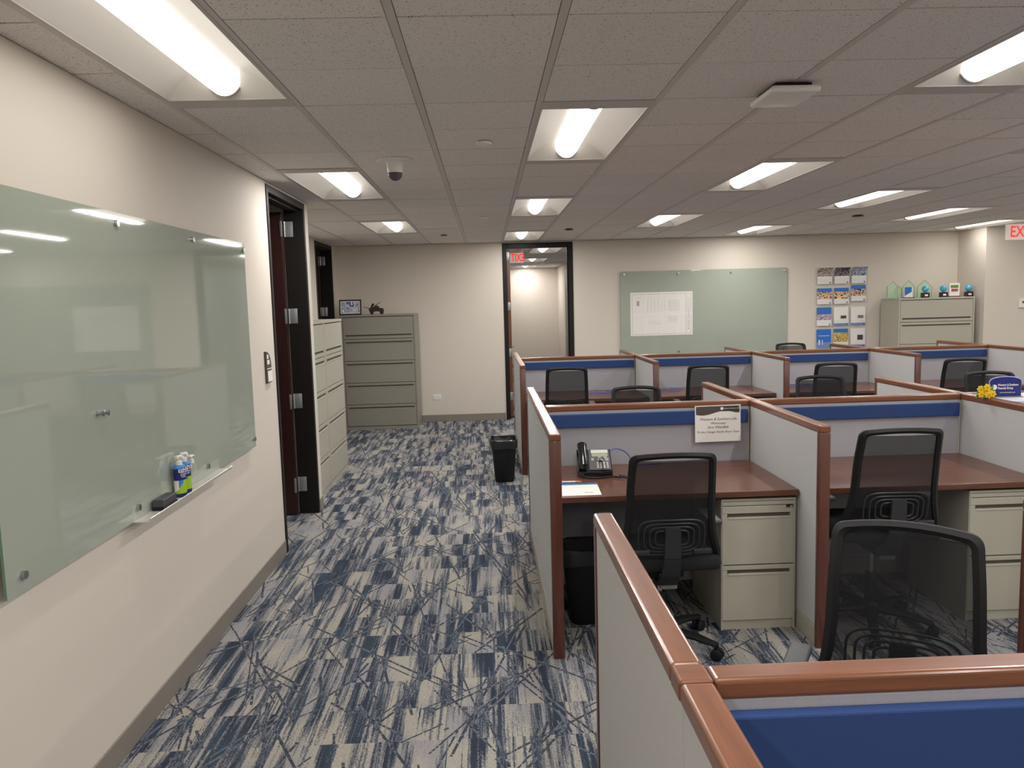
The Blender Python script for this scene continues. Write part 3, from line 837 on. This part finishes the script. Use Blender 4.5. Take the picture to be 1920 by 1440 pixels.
AX_ = [.045, 1.31, 2.58, 3.845]; YA = 2.15
BX_ = [.082, 1.385, 2.675, 3.985, 5.32]; YBC = 6.13
orda = ['first', 'second', 'third', 'fourth', 'fifth']
for k, x in enumerate(AX_):
    panel_y(x, 1.15, YA, ['nearer aisle-side wing panel of the middle cubicle row beside the walkway', 'wing panel ending in a tall wood post between the two front desks', 'wing panel right of the second front desk, running off the right edge', 'wing panel of the middle row beyond the right edge'][k], 'near')
    panel_y(x, YA, 3.17, ['farther aisle-side wing panel of the middle row, behind the cap seam', 'short wing panel behind the pinned notice, crossing the middle row', 'wing panel of the middle row left of the yellow flowers', 'rear wing panel of the middle row beyond the right edge'][k], 'far')
    if k < 3: panel_x(x, AX_[k+1], YA, ['blue railed cross panel behind the telephone desk', 'blue railed cross panel behind the second front desk', 'cross panel behind the blue tabletop sign'][k])
for k, x in enumerate(BX_):
    panel_y(x, 5.15, YBC, '%s near wing panel from the left in the back cubicle row' % orda[k], 'near')
    panel_y(x, YBC, 7.1, '%s rear wing panel from the left in the back cubicle row' % orda[k], 'far')
    if k < 4: panel_x(x, BX_[k+1], YBC, '%s blue railed cross panel from the left in the back cubicle row' % orda[k])
panel_y(.064, -1.2, -.215, 'foreground wing panel with wood cap beside the walkway', 'far')
panel_y(.064, -2.19, -1.2, 'nearest wing panel at the bottom of the view, below the cap joint', 'near')
panel_x(.064, 1.33, -1.2, 'nearest cross panel with wide blue rail at the lower right', zb=.915)
panel_y(1.33, -2.19, -1.2, 'foreground wing panel beyond the right edge, near half', 'near')
panel_y(1.33, -1.2, -.215, 'foreground wing panel beyond the right edge, far half', 'far')

# ------------------------------------------------------------------ desks, pedestals
def desk(x0, x1, y0, y1, label, z=.727):
    t = thing('desk', label, 'desk', (x0, y0, 0), 0, 'cherry desks in the cubicles')
    b = B(M['desk']); b.box(0, x1-x0, 0, y1-y0, z-.03, z, .003); b.build('desktop', t)
    b = B(M['black'])
    yb = (y1-y0)*.5
    for xx in (.004, x1-x0-.024): b.box(xx, xx+.02, .1, y1-y0-.06, z-.043, z-.03)
    b.build('bracket', t)
    return t
for k in range(3):
    desk(AX_[k]+.029, AX_[k+1]-.029, 1.375, YA-.03, ['front cherry desk holding the black telephone', 'empty cherry desk with black chair right of the telephone desk', 'cherry desk beyond the right edge of the middle row'][k])
    desk(AX_[k]+.029, AX_[k+1]-.029, YA+.03, 2.93, ['cherry desk facing away behind the telephone desk', 'cherry desk facing away behind the second front desk', 'cherry desk facing away behind the blue tabletop sign'][k])
for k in range(4):
    desk(BX_[k]+.029, BX_[k+1]-.029, 5.36, YBC-.03, '%s cherry desk from the left in the back cubicle row' % orda[k], .71)
desk(.064+.029, 1.33-.029, -1.17, -.62, 'foreground cherry desk hidden behind the nearest cap', .727)

def pedestal(label, loc):
    t = thing('pedestal_drawer_unit', label, 'drawer unit', loc, 0, 'pedestal drawer units under desks')
    W, D, H = .38, .55, .682
    b = B(M['cab'], M['slot']); b.box(0, .012, 0.004, D, .0, H-.01); b.box(W-.012, W, 0.004, D, 0, H-.01); b.box(.012, W-.012, D-.012, D, 0, H-.01)
    b.box(0, W, .002, D, H-.012, H, .002); b.box(.012, W-.012, .012, D-.013, 0, .05); b.box(.012, W-.012, .024, D-.013, .05, H-.013, mi=1)
    b.build('body', t)
    b = B(M['cab']); b.box(.004, W-.004, 0, .016, H-.034, H-.014, .003); b.box(.004, W-.05, 0, .016, H-.056, H-.037, .003); b.build('pull_strip', t)
    b = B(M['chrome']); b.cyl((W-.026, -.002, H-.046), .008, .012, 'y', 14); b.build('lock', t, True)
    for z0, z1 in ((.052, .338), (.344, .63)):
        s = z1-.042; b = B(M['cab'])
        b.box(.004, W-.004, 0, .018, z0, s, .002); b.box(.004, W-.004, 0, .018, s+.02, z1, .002); b.box(.004, .03, .001, .018, s, s+.02); b.box(W-.03, W-.004, .001, .018, s, s+.02)
        d = b.build('drawer', t)
        b = B(M['slot'], M['cab']); b.box(.03, W-.03, .014, .017, s, s+.02); b.prism([(-.004, s-.006), (.006, s-.006), (.006, s+.002), (-.002, s+.002)], 'x', .034, W-.034, 1); b.build('handle', d)
    return t
p0 = pedestal('putty two drawer pedestal under the telephone desk', (AX_[1]-.029-.386, 1.395, 0))
dup(p0, (AX_[2]-.029-.386, 1.395, 0), 0, 'putty two drawer pedestal at the right edge under the second desk')
dup(p0, (AX_[3]-.029-.386, 1.395, 0), 0, 'putty two drawer pedestal beyond the right edge of the view')

# ------------------------------------------------------------------ chairs
def yprof(z):
    K = [(.40, -.10), (.44, -.165), (.50, -.215), (.58, -.245), (.70, -.262), (.85, -.285), (1.04, -.335)]
    for (a, ya), (c, yc) in zip(K, K[1:]):
        if z <= c:
            t = max(0, (z-a)/(c-a)); return ya+(yc-ya)*t
    return K[-1][1]
def hw(z):
    K = [(.40, .24), (.45, .258), (.52, .243), (.60, .215), (.70, .203), (.85, .2), (1.04, .19)]
    for (a, ya), (c, yc) in zip(K, K[1:]):
        if z <= c:
            t = max(0, (z-a)/(c-a)); return ya+(yc-ya)*t
    return K[-1][1]
def make_chair():
    root = thing('office_chair', '', 'office chair')
    b = B(M['black']); b.lathe([(.045, .065), (.05, .08), (.045, .115), (.03, .13), (.0005, .131)], seg=20)
    for k in range(5):
        a = PI/2+2*PI*k/5+.3
        b.tube([(.02*math.cos(a), .02*math.sin(a), .098), (.18*math.cos(a), .18*math.sin(a), .09), (.29*math.cos(a), .29*math.sin(a), .072)], [.032, .026, .018], 10, flat=.7)
    b.build('star_base', root, True)
    for k in range(5):
        a = PI/2+2*PI*k/5+.3; cx, cy = .29*math.cos(a), .29*math.sin(a)
        b = B(M['black']); tx, ty = -math.sin(a), math.cos(a)
        for s in (-1, 1):
            p = Vector((cx, cy, .028))+Vector((tx, ty, 0))*s*.006; q = Vector((cx, cy, .028))+Vector((tx, ty, 0))*s*.025
            b.tube([p, p.lerp(q, .2), p.lerp(q, .8), q], [.024, .0275, .0275, .022], 16)
        b.cyl((cx, cy, .03), .007, .045, seg=10)
        b.build('caster', root, True)
    up = []
    b = B(M['black'], M['chrome']); b.cyl((0, 0, .12), .027, .16, seg=18); b.cyl((0, 0, .27), .014, .13, seg=14, mi=1); b.build('gas_column', root, True)
    b = B(M['black'], M['mgrey']); b.box(-.09, .09, -.13, .12, .372, .425, .012); b.box(-.03, .05, -.16, -.1, .33, .4, .006, mi=1)
    b.tube([(.08, .02, .4), (.24, .03, .395)], .006, 8); up.append(b.build('tilt_mechanism', root, True))
    b = B(M['seat']); b.box(-.245, .245, -.22, .25, .43, .5, .03, seg=4); 
    for v in b.bm.verts:
        if v.co.z > .47: v.co.z -= .10*max(0, v.co.y-.1)
    up.append(b.build('seat', root, True))
    # back frame : outer and inner loops laid on the curved back surface
    def loop(top, bot, inset, n=13, r=.05):
        pts = []
        def corner(cx, cz, a0):
            for k in range(n):
                a = a0+PI/2*k/(n-1)
                pts.append((cx, cz, math.cos(a), math.sin(a)))
        out = []
        for sx, sz, a0 in ((1, 1, 0), (-1, 1, PI/2), (-1, -1, PI), (1, -1, 1.5*PI)):
            for k in range(n):
                a = a0+PI/2*k/(n-1)
                z = (top-r if sz > 0 else bot+r)+r*math.sin(a)
                w = hw(z)-inset
                out.append((sx*(w-r)+r*math.cos(a), z))
            # straight sides are subdivided so they follow the curved profile
            if (sx, sz) == (-1, 1):
                for k in range(1, 10):
                    z = (top-r)+((bot+r)-(top-r))*k/10; out.append((-(hw(z)-inset), z))
            if (sx, sz) == (1, 1):
                for k in range(1, 8): u = (hw(top-r)-inset-r)*(1-2*k/8); out.append((u, top+.010*(1-abs(1-2*k/8)**2)))
            if (sx, sz) == (-1, -1):
                for k in range(1, 8): u = -(hw(bot+r)-inset-r)*(1-2*k/8); out.append((u, bot-.012*(1-abs(1-2*k/8)**2)))
        for k in range(1, 10):
            z = (bot+r)+((top-r)-(bot+r))*k/10; out.append((hw(z)-inset, z))
        return out
    def P(u, z, tt): return (u, yprof(z)+.75*u*u+tt, z)
    top, bot = 1.0, .435
    o_, i_ = loop(top, bot, 0, r=.034), loop(top-.026, bot+.04, .032, r=.022)
    b = B(M['black']); n = len(o_)
    V = []
    for (u, z), (u2, z2) in zip(o_, i_):
        V.append([b.bm.verts.new(P(u, z, -.004)), b.bm.verts.new(P((u+u2)/2, (z+z2)/2, -.015)), b.bm.verts.new(P(u2, z2, -.008)), b.bm.verts.new(P(u2, z2, .008)), b.bm.verts.new(P((u+u2)/2, (z+z2)/2, .015)), b.bm.verts.new(P(u, z, .008))])
    for k in range(n):
        a, c = V[k], V[(k+1) % n]
        for q in range(6): b.bm.faces.new((a[q], a[(q+1) % 6], c[(q+1) % 6], c[q]))
    up.append(b.build('back_frame', root, True))
    b = B(M['mesh']); R, C = 14, 8; grid = []
    for r in range(R+1):
        z = bot+.03+(top-.028-bot-.03)*r/R; w = hw(z)-.026
        grid.append([b.bm.verts.new(P(w*(2*c/C-1), z, 0)) for c in range(C+1)])
    for r in range(R):
        for c in range(C): b.bm.faces.new((grid[r][c], grid[r][c+1], grid[r+1][c+1], grid[r+1][c]))
    up.append(b.build('mesh_back', root, True))
    b = B(mat('lumbar_plastic', (44, 44, 46), .45))
    zc = .61
    for k, (w, h) in enumerate(((.15, .085), (.125, .068), (.1, .052), (.075, .036))):
        pts = []
        for q in range(33):
            a = 2*PI*q/32; cu, cz = math.cos(a), math.sin(a)
            u = w*math.copysign(abs(cu)**.45, cu); z = zc+h*math.copysign(abs(cz)**.45, cz)
            x_, y_, z_ = P(u, z, -.02); pts.append((x_, y_, z_))
        b.tube(pts, .0042, 6, cap=False)
    for s in (-1, 1): b.box(s*.14-.04, s*.14+.04, yprof(.545)-.03, yprof(.545)-.012, .53, .552, .003)
    up.append(b.build('lumbar_support', root, True))
    b = B(mat('lumbar_plastic', (44, 44, 46), .45)); pts = [(-.05, .36), (-.16, .36), (-.235, .43), (-.275, .52), (-.285, .66)]
    for k in range(len(pts)-1):
        (ya, za), (yb, zb_) = pts[k], pts[k+1]; wa, wb = .05-.004*k, .05-.004*(k+1)
        d = Vector((0, yb-ya, zb_-za)).normalized(); nn = Vector((0, -d.z, d.y))*.009
        vs = [b.bm.verts.new(Vector(p)) for p in ((-wa, ya, za), (wa, ya, za), (wb, yb, zb_), (-wb, yb, zb_))]
        v2 = [b.bm.verts.new(v.co+nn) for v in vs]; v1 = [b.bm.verts.new(v.co-nn) for v in vs]
        for v in vs: b.bm.verts.remove(v)
        b.bm.faces.new(v1); b.bm.faces.new(v2[::-1])
        for q in range(4): b.bm.faces.new((v1[q], v1[(q+1) % 4], v2[(q+1) % 4], v2[q]))
    up.append(b.build('back_spine', root))
    for s in (-1, 1):
        b = B(M['black'], M['dgrey']); b.tube([(s*.12, -.02, .415), (s*.225, -.02, .42), (s*.245, -.02, .46), (s*.248, -.02, .615)], [.016, .016, .016, .014], 10, flat=1.3)
        b.box(s*.25-.03, s*.25+.03, -.10, .13, .612, .634, .009, mi=1, seg=3); up.append(b.build('armrest', root, True))
    return root, [u.name for u in up]
chair0, UP = make_chair()
UPK = [n.split('.')[0] for n in UP]
used = [False]
def chair(x, y, face, dz, label, group=None):
    """face: heading of the sitter in degrees, 90 = towards the back wall"""
    c = chair0 if not used[0] else dup(chair0)
    used[0] = True
    c.location = (x, y, 0); c.rotation_euler = (0, 0, math.radians(face-90)); c['label'] = label; c['group'] = group or 'black mesh office chairs'
    for ch in c.children:
        k = ch.name.split('.')[0]
        ch.location.z = dz if k in UPK else 0
        if k == 'armrest' and face == 240: ch.location.z += .06       # this chair's arms are set higher
    return c
CH = [
 (.548, 1.25, 90, .015, 'black mesh office chair at the telephone desk, seen from behind'),
 (1.665, 1.40, 87, .065, 'black mesh office chair at the second front desk, seen from behind'),
 (.77, -.54, 240, .03, 'large foreground black mesh office chair facing the viewer'),
 (.50, 5.15, 86, .07, 'black mesh chair at the leftmost desk of the back row'),
 (1.86, 5.2, 84, .05, 'black mesh chair at the second desk of the back row'),
 (3.13, 5.25, 80, .03, 'black mesh chair at the third desk of the back row'),
 (4.42, 5.3, 80, .03, 'black mesh chair at the fourth desk of the back row'),
 (.9, 3.42, 268, .0, 'black mesh chair top showing just behind the telephone cubicle'),
 (2.42, 3.6, 262, .02, 'black mesh chair showing behind the second front cubicle'),
 (3.8, 3.55, 262, .02, 'black mesh chair behind the yellow flowers and blue sign'),
 (3.63, 7.22, 270, .07, 'black mesh chair whose top edge shows behind the back cubicle row'),
]
for c in CH: chair(*c)

# ------------------------------------------------------------------ desk things
ZD = .7275
t = thing('desk_telephone', 'black office telephone on the front cherry desk', 'telephone', (.325, 1.90, ZD), math.radians(-4))
b = B(M['blackg'])
b.prism([(-.1, 0), (.09, 0), (.09, .115), (.075, .12), (-.1, .03)], 'x', -.095, .095); b.build('base', t)
sl = math.atan2(.09, .175)
def onface(b, x0, x1, s0, s1, hgt, mi=0, bev=0):
    """box on the sloping face; s measured from the front edge up the slope"""
    n0 = len(b.bm.verts)
    b.box(x0, x1, s0, s1, 0, hgt, bev, mi)
    b.bm.verts.ensure_lookup_table()
    Rm = Matrix.Rotation(sl, 4, 'X')
    for v in list(b.bm.verts)[n0:]: v.co = Rm @ v.co+Vector((0, -.1, .03))
b = B(M['dgrey']); onface(b, -.03, .09, .01, .19, .006, bev=.002); b.build('face_plate', t)
b = B(M['lcd']); onface(b, -.012, .078, .122, .15, .008); b.build('display', t)
b = B(M['key']); onface(b, -.015, .08, .154, .184, .008, bev=.001); b.build('name_card', t)
b = B(M['key'])
for r in range(4):
    for c in range(4): onface(b, .012+c*.018, .022+c*.018, .022+r*.014, .030+r*.014, .009)
onface(b, .02, .044, .088, .106, .009, bev=.003)
for c in range(3): onface(b, -.01+c*.032, .006+c*.032, .112, .118, .009)
for r in range(3):
    onface(b, -.016, -.002, .086+r*.009, .09+r*.009, .009); onface(b, .06, .08, .086+r*.009, .09+r*.009, .009)
b.build('keypad', t)
b = B(M['blackg'])
Rm = Matrix.Rotation(sl, 4, 'X')
def hs(p): return Rm @ Vector(p)+Vector((0, -.1, .03))
b.tube([hs((-.064, .0, .02)), hs((-.064, .012, .034)), hs((-.064, .05, .042)), hs((-.064, .1, .045)), hs((-.064, .15, .042)), hs((-.064, .19, .036)), hs((-.064, .205, .02))], [.02, .029, .026, .023, .026, .029, .02], 16, flat=.75)
b.build('handset', t, True)
b = B(M['black']); pts = [(-.07, -.105, .02), (-.06, -.135, .008), (-.0, -.15, .006), (.06, -.13, .006), (.1, -.12, .006), (.13, -.15, .008), (.16, -.15, .012), (.13, -.135, .014), (.17, -.17, .008)]
b.tube(smooth(pts), .005, 8); b.build('handset_cord', t, True)
b = B(M['thread']); pts = [(.42, 2.0, ZD+.1), (.47, 2.02, ZD+.112), (.53, 2.04, ZD+.085), (.57, 2.06, ZD+.03), (.60, 2.08, ZD+.004), (.75, 2.09, ZD+.004)]
tag(b.build('network_cable', None, True), 'blue network cable curling behind the black telephone', 'cable') if b.tube(smooth(pts), .0035, 8) else None
for k, (x, y, lab) in enumerate(((.95, 5.75, 'dark blue cable loop on the leftmost back row desk'), (1.65, 5.85, 'blue cable lying on the second back row desk'), (3.1, 5.85, 'blue cable on the third back row desk'))):
    b = B(M['thread']); pts = [(x+.17*math.cos(a*.5)*(1-.02*a), y+.05*math.sin(a*.5), .714+.0025*a*.3+.008*abs(math.sin(a))) for a in range(0, 16)]
    b.tube(pts, .004, 8); tag(b.build('network_cable', None, True), lab, 'cable')
t = thing('memo_sheet', 'white sheet with blue heading on the telephone desk', 'paper', (0, 0, 0))
b = B(M['paper'], M['blueprint'], M['ink'])
b.prism([(.078, 1.40), (.294, 1.40), (.305, 1.66), (.078, 1.66)], 'z', ZD, ZD+.0012)
b.prism([(.078, 1.625), (.303, 1.625), (.305, 1.66), (.078, 1.66)], 'z', ZD+.0012, ZD+.0018, 1)
b.build('sheet', t)
b = B(M['ink'])
for k in range(5): b.box(.215+k*.01, .221+k*.01, 1.45, 1.456+.004*(k % 2), ZD+.0012, ZD+.0018)
b.build('signature', t)
t = thing('pen', 'white and orange pen lying above the memo sheet', 'pen', (.16, 1.685, ZD+.005), math.radians(-4))
b = B(M['white']); b.tube([(-.07, 0, 0), (.035, 0, 0)], .0045, 12); b.build('barrel', t, True)
b = B(mat('pen_orange', (214, 150, 100), .4)); b.tube([(.035, 0, 0), (.055, 0, 0), (.068, 0, 0)], [.0048, .0045, .0012], 12); b.build('tip', t, True)

# notice pinned on the blue rail
t = thing('pinned_notice', 'white printed welcome notice pinned over the blue rail', 'notice', (1.085, YA-.052, .955), 0)
b = B(M['paper'], M['signbrown'], M['mgrey']); W, H = .135, .108
b.box(-W, W, -.0015, 0, -H, H)
top = [(-W+.006, H-.005), (W-.006, H-.005), (W-.006, H-.046)]+[(W-.006-(2*W-.012)*k/12, H-.046+.012*math.sin(k/12*2*PI-.6)) for k in range(1, 13)]
b.prism(top, 'y', -.0022, -.0015, 1); b.build('sheet', t, rot=(0, math.radians(-.5), 0))
b = B(mat('notice_dark', (52, 52, 50), .6)); b.box(.02, W-.008, -.0026, -.0022, H-.036, H-.008); b.build('heading_bar', t)
b = B(M['paper']); b.cyl((.024, -.003, H-.02), .009, .0006, 'y', 16); b.build('logo', t)
text('Western & Southern Life', .0088, M['paper'], t, (.081, -.0028, H-.02), (PI/2, 0, 0))
for s, sz, z in (('Western & Southern Life', .0215, .026), ('Welcomes:', .02, .002), ('Ezra Wendfels', .021, -.022), ('To the Chicago North Shore Team', .0175, -.05)):
    text(s, sz, M['ink'], t, (0, -.002, z), (PI/2, 0, 0), shear=.35, ext=.0002)
for s in (-1, 1):
    b = B(M['chrome']); b.cyl((s*(W-.014), -.002, H-.012), .0045, -.004, 'y', 12); b.build('push_pin', t, True)

# shelf, blue sign, flowers, papers over the third bay
t = thing('counter_shelf', 'pale counter shelf behind the wing panel at the right edge', 'shelf', (2.625, 1.78, 1.06))
b = B(mat('pale_laminate', (196, 204, 214), .4)); b.box(0, 1.17, 0, .33, 0, .02, .003); b.build('top', t)
b = B(M['mgrey']); b.box(.1, .13, .05, .33, -.05, 0); b.box(1.0, 1.03, .05, .33, -.05, 0); b.build('bracket', t)
t = thing('tabletop_sign', 'rounded royal blue sign with white company name at the right', 'sign', (2.70, 1.95, 1.0805), math.radians(-3))
t.scale = (.9, 1, 1)
b = B(M['navy'], M['white']); w = .098
o1 = [(-w, 0), (w, 0), (w, .085)]+[(w*math.cos(a*PI/20)*1.0, .085+.03*math.sin(a*PI/20)**.8) for a in range(1, 20)]+[(-w, .085)]
b.prism(o1, 'y', -.006, .006); b.build('panel', t)
b = B(mat('sign_rim', (150, 160, 210), .4)); b.tube([(p[0], 0, p[1]+.0) for p in o1[1:]]+[(-w, 0, 0)], .0042, 8); b.build('rim', t, True)
b = B(M['mgrey']); b.box(-w, w, -.03, .03, 0, .004); b.build('foot', t)
b = B(M['white']); b.cyl((-.07, -.0062, .057), .0155, -.001, 'y', 20); b.build('logo', t)
text('Western & Southern\nFinancial Group', .0185, M['white'], t, (-.05, -.0068, .06), (PI/2, 0, 0), align='LEFT', ext=.0003, sx=.82, bold=.0003)
text('www.westernsouthern.com', .0095, M['white'], t, (.012, -.0068, .026), (PI/2, 0, 0), ext=.0003, sx=.9)
t = thing('yellow_flowers', 'small bunch of yellow artificial flowers left of the blue sign', 'flowers', (2.55, 1.9, PH+.001))
random.seed(3)
for k, (fx, fz) in enumerate(((-.03, .05), (-.028, .022), (.002, .042), (.006, .018), (.03, .024), (-.005, .062))):
    b = B(M['yellow'], mat('flower_centre', (206, 150, 30), .7)); r = .02
    for q in range(6):
        a = 2*PI*q/6+k; dx, dz = math.cos(a), math.sin(a)
        b.prism([(fx, fz)]+[(fx+r*rr_*math.cos(a+aa), fz+r*rr_*math.sin(a+aa)) for aa, rr_ in ((-.5, .5), (-.42, .8), (-.15, 1), (.15, 1), (.42, .8), (.5, .5))], 'y', -.012-.004*k, -.006-.004*k)
    b.cyl((fx, -.006-.004*k, fz), .005, -.009, 'y', 10, mi=1)
    b.build('blossom', t)
b = B(M['green'])
for q in range(9):
    a = .25*q+.35; fx = -.04+.011*q; fz = .035+.02*math.sin(q*2.1)
    b.prism([(fx-.008, .0), (fx+.008, .0), (fx+.014*math.cos(q)+.006, fz+.02), (fx, fz+.005)], 'y', .0+.003*(q % 3), .004+.003*(q % 3))
b.build('leaves', t)
b = B(M['green']); b.lathe([(.022, 0), (.026, .006), (.018, .02), (.0005, .021)], seg=16); b.build('stem_base', t, True)
for k, (x, y, r, lab) in enumerate(((2.80, 1.83, .15, 'white printed leaflet below the blue sign'), (2.93, 1.86, -.25, 'cream leaflet at the right edge beside the blue sign'))):
    b = B(M['paper'] if k == 0 else mat('cream_paper', (226, 214, 180), .7), M['ink']); b.box(-.075, .075, -.05, .05, 0, .0015)
    for q in range(5): b.box(-.06, .02+.01*(q % 3), -.035+.017*q, -.031+.017*q, .0015, .0019, mi=1)
    tag(b.build('leaflet', None, False, (x, y, 1.0805), (0, 0, r)), lab, 'leaflet')

# ------------------------------------------------------------------ waste bins
def bin_(label, loc, rz=0):
    t = thing('waste_bin', label, 'waste bin', loc, rz)
    b = B(M['black']); H = .40; n = 24
    def ring(s, z, sx, sy, r):
        out = []
        for k in range(n):
            a = 2*PI*(k+.5)/n; cu, sn = math.cos(a), math.sin(a)
            out.append(s.bm.verts.new((sx*math.copysign(abs(cu)**.42, cu), sy*math.copysign(abs(sn)**.42, sn), z)))
        return out
    R = [ring(b, 0, .088, .11, 0), ring(b, .01, .092, .114, 0), ring(b, H-.02, .118, .15, 0), ring(b, H-.018, .125, .157, 0), ring(b, H, .126, .158, 0), ring(b, H, .118, .15, 0), ring(b, .02, .086, .108, 0)]
    for a, c in zip(R, R[1:]):
        for k in range(n): b.bm.faces.new((a[k], a[(k+1) % n], c[(k+1) % n], c[k]))
    b.bm.faces.new(R[0][::-1]); b.bm.faces.new(R[-1])
    b.build('bin_body', t, True)
    b = B(M['liner']); random.seed(5)
    def rg(z, s, jit):
        return [b.bm.verts.new(((s*.126)*math.copysign(abs(math.cos(2*PI*(k+.5)/n))**.42, math.cos(2*PI*(k+.5)/n))+random.uniform(-jit, jit), (s*.158)*math.copysign(abs(math.sin(2*PI*(k+.5)/n))**.42, math.sin(2*PI*(k+.5)/n))+random.uniform(-jit, jit), z+random.uniform(-jit, jit)*2)) for k in range(n)]
    R = [rg(H-.075, 1.0, .003), rg(H-.02, 1.06, .002), rg(H+.008, 1.03, .003), rg(H+.006, .95, .004), rg(H-.06, .88, .006), rg(H-.2, .7, .008)]
    for a, c in zip(R, R[1:]):
        for k in range(n): b.bm.faces.new((a[k], a[(k+1) % n], c[(k+1) % n], c[k]))
    b.bm.faces.new(R[-1])
    b.build('bin_liner', t, True)
bin_('black waste bin with liner in the walkway by the back cubicle row', (-.125, 4.98, 0))
bin_('black bin in the dark under the telephone desk', (.26, 1.62, 0), PI/2)
